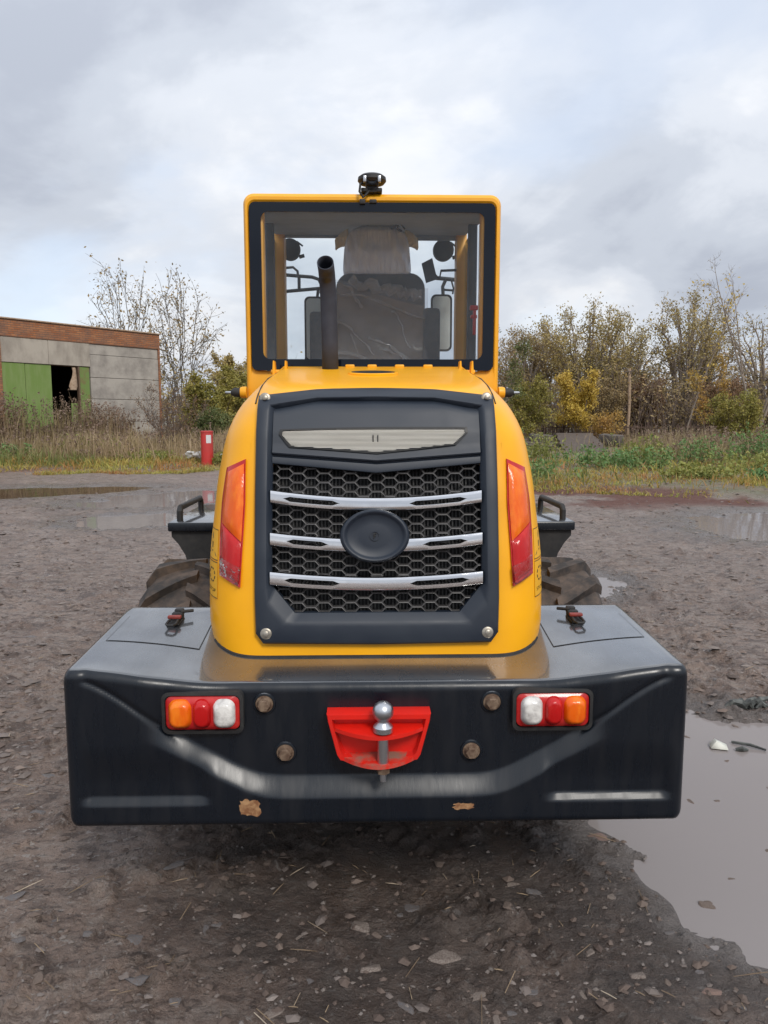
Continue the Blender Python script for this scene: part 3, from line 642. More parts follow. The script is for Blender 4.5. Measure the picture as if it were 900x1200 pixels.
    for (xa, za, xb, zb, rr) in ((-.19, 2.33, .30, 2.22, .006), (-.20, 2.18, .02, 2.02, .005), (-.02, 2.09, .30, 1.93, .008), (.05, 2.03, .30, 1.905, .005), (-.12, 2.12, -.05, 1.92, .004), (.12, 2.24, .22, 2.06, .004), (-.2, 2.0, .1, 1.93, .007), (-.16, 2.38, -.05, 2.28, .009)):
        pl = [(xa+(xb-xa)*t+rnd.uniform(-.008, .008), 2.196+rnd.uniform(-.006, .004), za+(zb-za)*t+.02*math.sin(t*5)+rnd.uniform(-.006, .006)) for t in np.linspace(0, 1, 12)]
        MB().tube(pl, [rr*rnd.uniform(.3, 1.5) for _ in pl], 6).build('crease_highlight', M['fold'], ST, ang=20)  # pale ridges that draw in the highlights on the plastic film
    # padded headrest, wrapped
    rows = []
    for k in range(19):
        z = 2.44+.285*k/18; t = k/18
        hw_ = interp(t, [0, .06, .15, .6, .8, .92, 1], [.175, .192, .196, .186, .172, .145, .09]); dp = interp(t, [0, .08, .5, .9, 1], [.03, .055, .07, .05, .02])
        rw = []
        for a in range(40):
            an = 2*math.pi*a/40; ca, sa = math.cos(an), math.sin(an); e = .55
            x = .032+hw_*math.copysign(abs(ca)**e, ca); y = 2.30+dp*math.copysign(abs(sa)**e, sa)
            cr = .0085*math.sin(an*9+z*30)*math.sin(math.pi*t)+.006*math.sin(x*90+math.sin(z*40)*1.5)
            rw.append((x, y+cr, z))
        rows.append(rw)
    hb = MB().rings(rows, cap=True).build('headrest', M['greycloth'], ST, ang=60)
    for s, x in ((-1, -.165), (1, .225)):
        g = []
        for k in range(9):
            t = k/8; g.append([(x-s*.035+s*.075*t+rnd.uniform(-.004, .004), 2.30+rnd.uniform(-.01, .01)+.03*math.cos(a), 2.665-.01*t+(.050-.018*t)*math.sin(a)-.03*t*t) for a in np.linspace(0, 2*math.pi, 11)[:-1]])
        MB().rings(g, cap=True).build('cloth_edge', M['cloth'], hb)
    M['rope'] = mat('brown_cord', (.05,.03,.025), .8)
    MB().tube([(-.02, 2.27, 2.725), (-.015, 2.25, 2.75), (.04, 2.25, 2.745), (.085, 2.26, 2.742)], .006, 8).tube([(.115, 2.26, 2.735), (.15, 2.24, 2.72), (.145, 2.24, 2.70), (.17, 2.25, 2.688)], .007, 8).tube([(.11, 2.25, 2.70), (.16, 2.24, 2.73), (.19, 2.25, 2.70)], .005, 8).build('tie_cord', M['rope'], hb)
    for s, x in ((-1, -.300), (1, .345)):
        MB().bbox(x-.052, x+.045, 2.20, 2.50, 1.90, 2.24 if s < 0 else 2.262, .02).build('armrest', M['seat'], ST)
    # steering wheel
    c = Vector((-.33, 2.62, 1.92)); ax = Vector((0, -.45, .9)).normalized(); u = Vector((1, 0, 0)); v = ax.cross(u)
    MB().tube([c+(u*math.cos(a)+v*math.sin(a))*.19 for a in np.linspace(0, 2*math.pi, 33)], .014, 8).tube([c-u*.19, c, c+u*.19], .012, 8).tube([c, c-ax*.4], .03, 10).build('steering_wheel', M['dark'], C)
    # mirrors on tubular arms outside the windscreen
    for x0, x1, z0, z1 in ((-.455, -.322, 2.03, 2.468), (.418, .565, 2.10, 2.485)):
        mr = MB(); o = rrect(x0, x1, z0, z1, .035, 5); i_ = rrect(x0+.012, x1-.012, z0+.012, z1-.012, .028, 5)
        mr.rings([[(x, 3.20, z) for x, z in i_], [(x, 3.185, z) for x, z in i_], [(x, 3.18, z) for x, z in o], [(x, 3.21, z) for x, z in o], [(x*.99, 3.25, z) for x, z in i_]], cap=True)
        mr = mr.build('wing_mirror', M['dark'], C)
        MB().prism(rrect(x0+.013, x1-.013, z0+.013, z1-.013, .027, 5), 3.181, 3.19).build('mirror_glass', M['mirrorback'], mr)
        xm = (x0+x1)/2
        if x0 < 0:
            MB().tube([(-.60, 2.93, 2.60), (-.60, 3.2, 2.615), (-.50, 3.2, 2.607), (-.40, 3.2, 2.60), (-.355, 3.2, 2.585), (-.335, 3.2, 2.545), (-.34, 3.2, 2.49)], .012, 10).tube([(-.61, 2.93, 2.50), (-.60, 3.2, 2.502), (-.34, 3.2, 2.525)], .012, 10).tube([(-.49, 3.2, 2.61), (-.49, 3.2, 2.515)], .011, 8).tube([(-.59, 3.2, 2.66), (-.53, 3.2, 2.665), (-.50, 3.2, 2.64), (-.495, 3.2, 2.60)], .009, 8).tube([(-.36, 3.22, 2.53), (-.37, 3.22, 2.44)], .010, 8).build('mirror_arm', M['dark'], mr)
            MB().tube([(-.442, 3.19, 2.10), (-.452, 3.19, 2.03), (-.43, 3.19, 1.98), (-.425, 3.19, 1.90)], .008, 8).build('mirror_bracket', M['dark'], mr)
        else:
            MB().tube([(.62, 2.93, 2.57), (.60, 3.2, 2.585), (.43, 3.2, 2.60)], .014, 10).tube([(.52, 3.2, 2.585), (.50, 3.2, 2.54), (.505, 3.2, 2.46)], .012, 8).tube([(.56, 3.2, 2.58), (.575, 3.2, 2.53), (.57, 3.2, 2.49)], .006, 8).tube([(.49, 3.2, 2.52), (.57, 3.2, 2.515)], .008, 8).build('mirror_arm', M['dark'], mr)
    # round work lamps hanging at the roof front, seen from behind
    for x in (-.530, .482):
        wl = MB().lathe([(.05, 0), (.068, .005), (.070, .03), (.066, .07), (.0, .075)], (x, 2.97, 2.74), (0, 1, 0), 28).build('work_lamp', M['dark'], C)
        MB().tube([(x+.06, 2.985, 2.69), (x+.095, 2.985, 2.70)], .012, 8).tube([(x-.03, 2.985, 2.80), (x-.04, 2.985, 2.86)], .006, 6).tube([(x+.045, 2.985, 2.79), (x+.085, 2.985, 2.76)], .006, 6).build('lamp_bracket', M['dark'], wl)
    # tablet screen on an arm
    tb = [(.325, 2.618), (.392, 2.652), (.425, 2.522), (.354, 2.498)]
    tbm = MB().add([(x, 2.80, z) for x, z in tb]+[(x, 2.815, z) for x, z in tb], [(0, 1, 2, 3), (7, 6, 5, 4)]+[(i, 4+i, 4+(i+1) % 4, (i+1) % 4) for i in range(4)]).build('monitor', M['seat'], C)
    MB().tube([(.40, 2.81, 2.56), (.44, 2.81, 2.525), (.45, 2.81, 2.575), (.56, 2.81, 2.58)], .009, 8).build('monitor_arm', M['dark'], tbm)
    # red safety hammer
    M['hammer'] = mat('red_hammer', (.55,.02,.02), .4)
    MB().bbox(.545, .59, 2.10, 2.13, 2.235, 2.262, .006).bbox(.562, .578, 2.10, 2.125, 2.10, 2.235, .005).bbox(.55, .585, 2.10, 2.13, 2.19, 2.21, .005).build('safety_hammer', M['hammer'], C)
    # rear-view camera on the roof edge
    K = MB().bbox(-.055, .045, 1.535, 1.60, 2.703, 2.722, .005).bbox(-.028, .022, 1.535, 1.575, 2.70, 2.735, .006).build('rear_camera', M['dark'], C)
    MB().bbox(-.034, .028, 1.52, 1.60, 2.728, 2.778, .010).build('camera_body', M['dark'], K)
    MB().lathe([(.0, .074), (.052, .070), (.066, .060), (.068, .044), (.058, .032), (.04, .028)], (-.003, 1.57, 2.715), (0, 0, 1), 28).build('camera_hood', M['dark'], K)
    MB().lathe([(.024, -.004), (.024, .006), (.018, .008), (.016, .002)], (-.003, 1.52, 2.752), (0, -1, 0), 20).build('camera_lens', M['black'], K)
    for x in (-.037, .031): MB().bbox(x-.007, x+.007, 1.500, 1.525, 2.738, 2.766, .002).build('camera_screw', M['steel'], K)
    MB().tube([(-.035, 1.545, 2.75), (-.058, 1.53, 2.735), (-.062, 1.525, 2.70), (-.045, 1.53, 2.675), (-.03, 1.53, 2.69), (-.015, 1.54, 2.71)], .006, 8).bbox(-.062, -.035, 1.525, 1.542, 2.645, 2.668, .004).bbox(-.015, .018, 1.53, 1.545, 2.650, 2.668, .004).build('camera_cable', M['dark'], K)
cab()
# ------------------------------------------------------------------ side platforms beside the cab
for s in (-1, 1):
    P = MB().bbox(*sorted((s*.56, s*1.10)), 1.85, 2.72, 1.035, 1.085, .010, 3).build('side_platform', M['black'], LD)
    pr = [(.56, 1.035), (1.085, 1.035), (1.085, 1.005), (1.05, .965), (1.015, .905), (.995, .83), (.985, .72), (.56, .72)]
    MB().prism([(s*x, z) for x, z in pr], 1.875, 2.70).build('side_tank', M['dark'], P, ang=50)
    MB().tube([(s*1.05, 1.93, 1.08), (s*1.05, 1.93, 1.135), (s*1.05, 1.95, 1.155), (s*1.05, 2.44, 1.155), (s*1.05, 2.47, 1.135), (s*1.05, 2.47, 1.08)], .017, 12).build('grab_handle', M['dark'], P)
# ------------------------------------------------------------------ wheels
def wheel_meshes():
    Rr, W2 = .535, .20
    prof = [(.26, -.17), (.30, -.185), (.40, -.205), (.47, -.20), (.497, -.175), (.506, -.10), (.508, 0), (.506, .10), (.497, .175), (.47, .20), (.40, .205), (.30, .185), (.26, .17)]
    m = MB(); n = 48
    m.rings([[(h, r*math.cos(2*math.pi*k/n), r*math.sin(2*math.pi*k/n)) for r, h in prof] for k in range(n)], closed=True)
    m.f += [tuple([(n-1)*13+k, (n-1)*13+(k+1) % 13, (k+1) % 13, k]) for k in range(13)]
    for side in (-1, 1):
        for k in range(15):
            a0 = 2*math.pi*(k+(.5 if side > 0 else 0))/15; loops = []
            for t in np.linspace(0, 1, 7):
                x = side*(-.015+.232*t); a = a0+.36*t**1.15; wd = .050+.026*t
                rt = .543-.004*t-.05*max(0, t-.84)/.16; rb = .495-.05*max(0, t-.84)/.16
                lp = []
                for da, r in ((-wd/2-.012, rb), (-wd/2, rt), (wd/2, rt), (wd/2+.012, rb)):
                    an = a+da/.52; lp.append((x, r*math.cos(an), r*math.sin(an)))
                loops.append(lp)
            b = len(m.v); m.rings(loops, cap=True); m.add(loops[0], [(3, 2, 1, 0)])
    tyre = m
    rim = MB().lathe([(.0, -.10), (.10, -.10), (.12, -.06), (.22, -.05), (.255, -.16), (.275, -.17), (.275, .17), (.255, .16), (.22, .05), (.0, .04)], (0, 0, 0), (1, 0, 0), 32)
    return tyre, rim
ty, ri = wheel_meshes(); t0 = ty.build('tyre', M['tyre'], None, ang=30); r0 = ri.build('rim', M['rim'], None)
for k, (x, y, fl) in enumerate(((-.80, 1.28, 0), (.80, 1.28, math.pi), (-.80, 3.75, 0), (.80, 3.75, math.pi))):
    e = empty('wheel', (x, y, .49), 0, LD); e.scale = (1, .917, .917); e.rotation_euler = (.21*(k+1), 0, fl)
    a, b = (t0, r0) if k == 0 else (t0.copy(), r0.copy())
    for o in (a, b):
        if k: COL.objects.link(o)
        o.parent = e
MB().bbox(-.34, .34, .3, 2.9, .50, .84, .02).bbox(-.62, .62, 1.20, 1.36, .46, .62, .02).bbox(-.30, .30, 2.9, 4.3, .48, .95, .02).bbox(-.62, .62, 3.67, 3.83, .46, .62, .02).build('chassis', M['dark'], LD)
for s in (-1, 1): MB().tube([(s*.3, 4.1, 1.2), (s*.3, 4.7, .95), (s*.3, 5.1, .45)], .06, 8).build('lift_arm', M['yellow_in'], LD)
bk = [(5.1, .9), (5.05, .45), (5.2, .12), (5.9, .06)]
MB().rings([[(x, y, z) for y, z in bk] for x in (-.98, .98)], closed=False).add([(-.98, y, z) for y, z in bk], [(0, 1, 2, 3)]).add([(.98, y, z) for y, z in bk], [(3, 2, 1, 0)]).build('bucket', M['yellow_in'], LD)
# ------------------------------------------------------------------ ground
def inpoly_sd(x, y, P):
    """signed distance to polygon (positive inside)"""
    P = np.array(P, float); d = np.full(x.shape, 1e9); ins = np.zeros(x.shape, bool)
    for a, b in zip(P, np.roll(P, -1, 0)):
        e = b-a; t = np.clip(((x-a[0])*e[0]+(y-a[1])*e[1])/(e@e), 0, 1)
        d = np.minimum(d, np.hypot(x-a[0]-t*e[0], y-a[1]-t*e[1]))
        c = ((a[1] > y) != (b[1] > y)); ins ^= c & (x < (b[0]-a[0])*(y-a[1])/(b[1]-a[1]+1e-12)+a[0])
    return np.where(ins, d, -d)
PUD = [  # polygon, water level, shore softness, noise, name
    ([(.86,3.3),(.90,2.85),(1.02,2.52),(1.14,2.26),(1.35,2.05),(1.8,1.9),(2.4,2.3),(2.75,3.0),(2.5,3.55),(2.10,3.86),(1.85,4.12),(1.62,4.3),(1.2,4.15),(.95,3.75)], -.030, .26, .34),
    ([(-14,16.8),(-11,17.6),(-8.0,18.0),(-6.5,18.5),(-5.6,18.2),(-5.7,17.4),(-6.6,16.6),(-7.8,15.6),(-10,15.0),(-14,15.2)], -.035, .7, .5),
    ([(-6.0,14.9),(-5.2,16.4),(-4.3,17.0),(-3.2,16.6),(-3.2,15.0),(-4.2,14.2),(-5.2,14.2)], -.020, .7, .9),
    ([(-4.9,12.0),(-4.8,12.7),(-3.8,13.2),(-3.1,12.7),(-3.3,11.8),(-4.2,11.4)], -.020, .5, .6),
    ([(4.5,10.9),(5.3,12.6),(6.5,13.3),(8.5,13.0),(8.3,11.0),(6.4,10.3),(5.1,10.3)], -.022, .6, .8),
    ([(1.75,7.2),(2.1,8.1),(2.35,7.7),(2.05,6.9)], -.018, .25, .3),
    ([(-1.75,4.75),(-1.45,5.1),(-1.22,4.9),(-1.35,4.55)], -.018, .15, .2),
]
def edge_y(x):        # where the weeds begin, beyond the bare mud
    return np.interp(x, [-40, -9, -5, -1, 2, 4, 8, 14, 40], [23.2, 23.6, 24.0, 22, 19.0, 17.6, 14.6, 13.8, 13.2])
def ground_h(x, y):
    dist = np.hypot(x, y)
    h = .050*fbm(x, y, .55, 3, 1) + .055*fbm(x, y, 1.7, 3, 2)
    r1 = 1-np.abs(fbm(x, y, 3.2, 3, 5))*4
    det = np.clip(1.35-dist/26, 0, 1)
    h = h + det*(.075*fbm(x*.8, y*1.2, 5, 4, 3, .62) + .05*np.maximum(0, fbm(x, y, 8, 3, 9)-.02)*2 + .034*fbm(x, y, 19, 3, 4, .65))
    # clods and sheared plates of mud, torn along the wheel tracks
    q = fbm(x*1.0+y*.5, y*1.6-x*.4, 2.6, 2, 8); st = np.floor((q+.5)*9)/9-.5
    h = h + det*.10*(st-q)*1.5
    # two wheel tracks with lug prints
    for (ax, ay, bx, by, wd) in ((-2.6, 8.5, -1.15, 3.3, .22), (.10, 3.3, 1.25, 1.6, .17), (3.0, 9.5, 2.6, 4.0, .25), (-.9, 3.2, -2.0, 1.2, .2)):
        L_ = math.hypot(bx-ax, by-ay); ux, uy = (bx-ax)/L_, (by-ay)/L_
        s_ = (x-ax)*ux+(y-ay)*uy; t = -(x-ax)*uy+(y-ay)*ux + .05*np.sin(s_*1.3)
        win = sst(wd*1.15, wd*.8, np.abs(t))*sst(-.3, .3, s_)*sst(L_+.3, L_-.3, s_)*(.45+1.1*np.clip(fbm(x, y, 1.1, 2, 12)+.3, 0, 1))
        rim_ = np.exp(-((np.abs(t)-wd*1.15)/.05)**2)*sst(-.3, .3, s_)*sst(L_+.3, L_-.3, s_)
        lug = sst(-.1, .45, np.sin((s_+np.abs(t)*.9)*2*np.pi/.19+3*fbm(x, y, 2, 2, 13)))
        h = h - win*(.030+.032*lug) + .020*rim_
    h = np.maximum(h, -.012 + .012*fbm(x, y, 3, 3, 21))
    wet = np.zeros_like(h); silt = np.zeros_like(h)
    for P, wl, soft, nz_ in PUD:
        Pa = np.array(P); m = (x > Pa[:,0].min()-2) & (x < Pa[:,0].max()+2) & (y > Pa[:,1].min()-2.5) & (y < Pa[:,1].max()+2.5)
        if not m.any(): continue
        sd = inpoly_sd(x[m], y[m], P) + nz_*(fbm(x[m], y[m], 1.6/max(soft, .3)*.6, 4, 31)+.35*fbm(x[m], y[m], 7, 3, 33)*min(1, soft*2))
        k = sst(-soft*.8, soft, sd)
        h[m] = h[m]*(1-.86*k) + (wl-.055)*k*1.0 + .012*k*fbm(x[m], y[m], 6, 3, 35)
        wet[m] = np.maximum(wet[m], sst(-soft*2.2, soft*.1, sd))
        silt[m] = np.maximum(silt[m], sst(-soft*1.25, -soft*.05, sd+soft*.9*fbm(x[m], y[m], 9, 3, 37)))
    # the verge rises a little beyond the mud
    g = sst(-1.2, 1.4, y-edge_y(x)+1.6*fbm(x, y, .35, 3, 41))
    h = h + g*(.10+.05*fbm(x, y, .8, 3, 43)) + .06*sst(24, 40, y)
    ground_h.silt = silt
    return h, wet, g
def axis(lo, hi, s0, g, far0, far1):
    a = list(np.arange(lo, hi, s0)); s_ = s0; v = a[-1]
    while v < far1: s_ = min(s_*g, 60); v += s_; a.append(v)
    s_ = s0; v = a[0]; b = []
    while v > far0: s_ = min(s_*g, 60); v -= s_; b.append(v)
    return np.array(b[::-1]+a)
gx = axis(-1.75, 2.2, .0125, 1.035, -450, 450); gyv = axis(1.6, 4.2, .011, 1.021, -120, 900)
X, Y = np.meshgrid(gx, gyv); Z, WET, GM = ground_h(X, Y); SILT = ground_h.silt
nx_, ny_ = len(gx), len(gyv)
idx = np.arange(nx_*ny_).reshape(ny_, nx_)
F = np.stack([idx[:-1, :-1], idx[:-1, 1:], idx[1:, 1:], idx[1:, :-1]], -1).reshape(-1, 4)
RED = sst(-.05, .10, fbm(X, Y, .8, 4, 51)+.12)*sst(13.6, 14.8, Y+1.2*fbm(X, Y, .5, 3, 52))*sst(1.8, .2, Y-edge_y(X))*sst(1, 3, X)*sst(11, 7, X)
RED = np.maximum(RED, .55*sst(-.05, .12, fbm(X, Y, .9, 4, 57))*sst(-1.6, -.4, Y-edge_y(X))*sst(.8, -.2, Y-edge_y(X))*sst(0, -2, X))
def groundmat():
    m = bpy.data.materials.new('muddy_ground'); m.use_nodes = True; nt = m.node_tree; N = nt.nodes; L = nt.links; b = N['Principled BSDF']
    tcn = N.new('ShaderNodeTexCoord')
    def nz(s_, d, ro=.6, dist=0, st=(1, 1, 1), rot=0):
        mp = N.new('ShaderNodeMapping'); mp.inputs['Scale'].default_value = st; mp.inputs['Rotation'].default_value = (0, 0, rot); L.new(tcn.outputs['Object'], mp.inputs[0])
        n = N.new('ShaderNodeTexNoise'); n.inputs['Scale'].default_value = s_; n.inputs['Detail'].default_value = d; n.inputs['Roughness'].default_value = ro; n.inputs['Distortion'].default_value = dist; L.new(mp.outputs[0], n.inputs[0]); return n.outputs[0]
    def rng(v, a, b_, c=0, d=1):
        r = N.new('ShaderNodeMapRange'); L.new(v, r.inputs[0])
        for i, q in enumerate((a, b_, c, d)): r.inputs[i+1].default_value = q
        return r.outputs[0]
    def mx(f, a, b_, bl='MIX'):
        n = N.new('ShaderNodeMix'); n.data_type = 'RGBA'; n.blend_type = bl
        if isinstance(f, (int, float)): n.inputs[0].default_value = f
        else: L.new(f, n.inputs[0])
        for i, v in ((6, a), (7, b_)):
            if isinstance(v, tuple): n.inputs[i].default_value = (*v, 1)
            else: L.new(v, n.inputs[i])
        return n.outputs[2]
    def att(n_):
        a = N.new('ShaderNodeAttribute'); a.attribute_name = n_; return a.outputs['Fac']
    c = mx(rng(nz(1.3, 6, .62), .38, .66), (.178, .120, .094), (.285, .210, .170))
    c = mx(rng(nz(9, 6, .65, .4), .47, .70), c, (.30, .248, .215))
    c = mx(rng(nz(5, 6, .66, .6, (1, 1.7, 1), .5), .49, .62, 0, .8), c, (.074, .048, .038)); c = mx(rng(nz(16, 5, .66, .7, (1, 1.5, 1), -.6), .54, .62, 0, .8), c, (.064, .042, .034))
    c = mx(rng(nz(140, 4, .7), .52, .74, 0, .8), c, (.30, .25, .21))
    c = mx(rng(nz(95, 4, .7), .56, .72, 0, .7), c, (.055, .043, .038))
    c = mx(rng(nz(31, 4, .6, .6, (1, 1.6, 1), .4), .60, .66, 0, .8), c, (.36, .325, .30)); c = mx(rng(nz(27, 5, .65, .5, (1, 2.2, 1), -.3), .61, .66, 0, .85), c, (.050, .039, .034))
    RS = (att('red_soil'), mx(rng(nz(7, 5), .4, .65), (.105, .040, .030), (.15, .072, .052)))
    gr = mx(rng(nz(1.2, 5), .4, .62), (.125, .115, .045), (.17, .115, .06)); c = mx(att('verge'), c, gr); c = mx(RS[0], c, RS[1])
    dm = N.new('ShaderNodeMath'); dm.operation = 'MULTIPLY'; L.new(att('painted_shade'), dm.inputs[0]); L.new(rng(nz(3.5, 6, .65), .25, .55, .45, 1), dm.inputs[1]); c = mx(dm.outputs[0], c, mx(.75, c, (.042, .032, .027)))  # shade around the counterweight's foot painted into the mud colour
    wet_ = att('wet'); wn = N.new('ShaderNodeMath'); wn.operation = 'MULTIPLY'; L.new(wet_, wn.inputs[0]); L.new(rng(nz(2.5, 5), .30, .52, .35, 1), wn.inputs[1])
    c = mx(wn.outputs[0], c, mx(.62, c, (.052, .042, .037)))
    c = mx(att('silt'), c, (.17, .148, .138))
    L.new(c, b.inputs['Base Color'])
    r0 = rng(nz(2.2, 5), .38, .66, .26, .66); rr = N.new('ShaderNodeMix'); rr.data_type = 'FLOAT'; L.new(wn.outputs[0], rr.inputs[0]); L.new(r0, rr.inputs[2]); rr.inputs[3].default_value = .2; r2 = N.new('ShaderNodeMix'); r2.data_type = 'FLOAT'; L.new(RS[0], r2.inputs[0]); L.new(rr.outputs[0], r2.inputs[2]); r2.inputs[3].default_value = .95; L.new(r2.outputs[0], b.inputs['Roughness'])
    b1 = N.new('ShaderNodeBump'); b1.inputs['Strength'].default_value = .9; b1.inputs['Distance'].default_value = .06; L.new(nz(22, 7, .68, .3), b1.inputs['Height'])
    b2 = N.new('ShaderNodeBump'); b2.inputs['Strength'].default_value = .6; b2.inputs['Distance'].default_value = .010; L.new(nz(120, 5, .7), b2.inputs['Height']); L.new(b1.outputs[0], b2.inputs['Normal']); L.new(b2.outputs[0], b.inputs['Normal'])
    return m
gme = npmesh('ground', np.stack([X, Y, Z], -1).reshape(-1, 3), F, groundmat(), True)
for nm, a in (('painted_shade', sst(-.25, .35, 1-np.hypot((X-.12)/1.3, (Y-2.65)/.95)+.9*fbm(X, Y, 1.3, 4, 61))), ('silt', SILT), ('wet', WET), ('verge', GM), ('red_soil', RED)):
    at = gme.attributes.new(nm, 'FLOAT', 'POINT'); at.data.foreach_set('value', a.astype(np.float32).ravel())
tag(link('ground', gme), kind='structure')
# water
def watermat():
    m = bpy.data.materials.new('muddy_water'); m.use_nodes = True; nt = m.node_tree; N = nt.nodes; L = nt.links; b = N['Principled BSDF']
    b.inputs['Base Color'].default_value = (.34, .305, .295, 1); b.inputs['Roughness'].default_value = .035; b.inputs['IOR'].default_value = 1.33
    tcn = N.new('ShaderNodeTexCoord'); n = N.new('ShaderNodeTexNoise'); n.inputs['Scale'].default_value = 3.5; n.inputs['Detail'].default_value = 3; L.new(tcn.outputs['Object'], n.inputs[0])
    bp = N.new('ShaderNodeBump'); bp.inputs['Strength'].default_value = .06; bp.inputs['Distance'].default_value = .02; L.new(n.outputs[0], bp.inputs['Height']); L.new(bp.outputs[0], b.inputs['Normal'])
    t = N.new('ShaderNodeBsdfTransparent'); t.inputs[0].default_value = (.62, .55, .5, 1); ms = N.new('ShaderNodeMixShader'); ms.inputs[0].default_value = .28; L.new(b.outputs[0], ms.inputs[1]); L.new(t.outputs[0], ms.inputs[2]); L.new(ms.outputs[0], N['Material Output'].inputs[0])
    return m
M['water'] = watermat()
M['water2'] = M['water'].copy(); M['water2'].node_tree.nodes['Principled BSDF'].inputs['Base Color'].default_value = (.115, .075, .045, 1)
for i, (P, wl, soft, _) in enumerate(PUD):
    c = np.mean(P, 0); pts = [tuple(c+(np.array(p)-c)*(1+soft*1.2/max(.3, np.hypot(*(np.array(p)-c))))) for p in P]
    me = bpy.data.meshes.new('puddle'); me.from_pydata([(x, y, wl) for x, y in pts], [], [tuple(range(len(pts)))]); me.materials.append(M['water2'] if i == 1 else M['water'])
    tag(link('puddle', me), kind='structure')
def gz(x, y):
    h, _, _ = ground_h(np.array([[float(x)]]), np.array([[float(y)]])); return float(h[0, 0])
# ------------------------------------------------------------------ stones
SM = [mat('blue_grey_stone', (.125,.13,.14), .6, col2=(.12,.09,.075), vs=18, vd=6, v0=.42, v1=.56, bump=.6, bs=40), mat('brown_stone', (.12,.088,.07), .8, col2=(.17,.13,.108), vs=14, vd=6, bump=.6, bs=40),
      mat('pale_stone', (.22,.185,.16), .75, col2=(.12,.09,.074), vs=16, vd=6, v0=.40, v1=.58, bump=.5, bs=40), mat('pinkish_stone', (.20,.125,.10), .7, col2=(.14,.10,.082), vs=14, vd=6, bump=.5, bs=40)]
def stone_mesh(seed, flat=.4):
    q = random.Random(seed); bm = bmesh.new()
    for _ in range(16):
        a = q.uniform(0, 6.283); r = q.uniform(.7, 1)*(1 if q.random() < .75 else .6); zz = q.uniform(-1, 1)
        bm.verts.new((r*math.cos(a), r*.68*math.sin(a), zz*flat*(1.1-.5*r)))
    bmesh.ops.convex_hull(bm, input=bm.verts[:])
    for v in [v for v in bm.verts if not v.link_faces]: bm.verts.remove(v)
    bmesh.ops.bevel(bm, geom=bm.edges[:], offset=.035, segments=1, affect='EDGES')
    me = bpy.data.meshes.new('stone'); bm.to_mesh(me); bm.free(); return me
SB = [stone_mesh(100+i, .26+.05*(i % 3)) for i in range(9)]
SMs = [[(lambda c: (c.materials.append(mm), c)[1])(b.copy()) for b in SB] for mm in SM]
LST = [(-1.3, 2.51, 0.054, 0, -10), (-0.79, 2.82, 0.053, 1, 10), (-0.77, 2.64, 0.041, 0, 30), (-1.09, 2.36, 0.023, 0, 60), (-0.79, 2.27, 0.055, 0, -15), (-0.95, 2.29, 0.028, 0, 10), (-0.73, 2.08, 0.05, 0, -35), (-0.59, 2.01, 0.034, 0, -20), (-0.55, 2.34, 0.025, 0, 0), (-0.85, 2.49, 0.018, 0, 0), (-0.62, 2.42, 0.026, 1, 0), (-0.46, 2.68, 0.054, 1, -10), (0.06, 1.98, 0.043, 0, -40), (0.42, 2.05, 0.045, 0, 0), (0.41, 2.36, 0.028, 1, 80), (0.63, 2.75, 0.075, 2, -5), (0.86, 2.88, 0.068, 3, -5), (0.53, 2.52, 0.039, 0, -5), (0.09, 2.45, 0.059, 0, -60), (0.2, 2.18, 0.066, 2, -5), (0.27, 2.03, 0.03, 2, 20), (0.32, 1.95, 0.036, 2, 70), (0.64, 2.21, 0.032, 2, 50), (0.76, 2.11, 0.038, 2, 0), (0.88, 2.53, 0.03, 3, 70), (0.8, 2.49, 0.03, 2, 10), (1.12, 2.47, 0.038, 1, -15), (0.8, 2.59, 0.025, 0, 60), (0.95, 2.04, 0.042, 3, 0), (0.66, 2.34, 0.014, 2, 0), (0.58, 2.04, 0.022, 2, 80), (-0.06, 2.33, 0.064, 2, 5), (-0.04, 2.14, 0.052, 2, 10), (-0.18, 2.51, 0.027, 1, 0), (-0.24, 2.68, 0.025, 1, 0), (-0.31, 1.97, 0.036, 2, 30), (-1.03, 2.07, 0.033, 1, 40), (-1.17, 2.26, 0.03, 0, 0), (-0.87, 2.04, 0.03, 1, 0), (-1.24, 2.68, 0.032, 2, 0), (-1.57, 3.41, 0.052, 0, -20), (-1.46, 3.07, 0.054, 0, -10), (-1.83, 3.74, 0.057, 0, 10), (-2.37, 4.79, 0.083, 2, -20), (-2.79, 6.29, 0.093, 2, -20), (-1.56, 4.14, 0.043, 0, 0), (-2.68, 5.66, 0.071, 0, 0), (-1.05, 1.97, 0.024, 1, 0), (0.25, 2.14, 0.018, 2, 0), (-0.29, 2.18, 0.024, 1, 0), (0.22, 2.69, 0.042, 1, 0), (0.02, 2.68, 0.032, 1, 0), (0.06, 2.39, 0.02, 0, 0), (0.36, 1.97, 0.019, 0, 0), (0.79, 2.04, 0.025, 1, 0), (0.95, 2.12, 0.018, 0, 0), (1.0, 1.99, 0.024, 1, 0), (2.47, 8.77, 0.109, 2, 0), (2.13, 6.02, 0.055, 2, 0), (2.32, 5.34, 0.061, 2, 0), (2.31, 4.79, 0.05, 1, 0), (2.08, 5.34, 0.037, 2, 0), (2.08, 4.63, 0.032, 0, 0)]
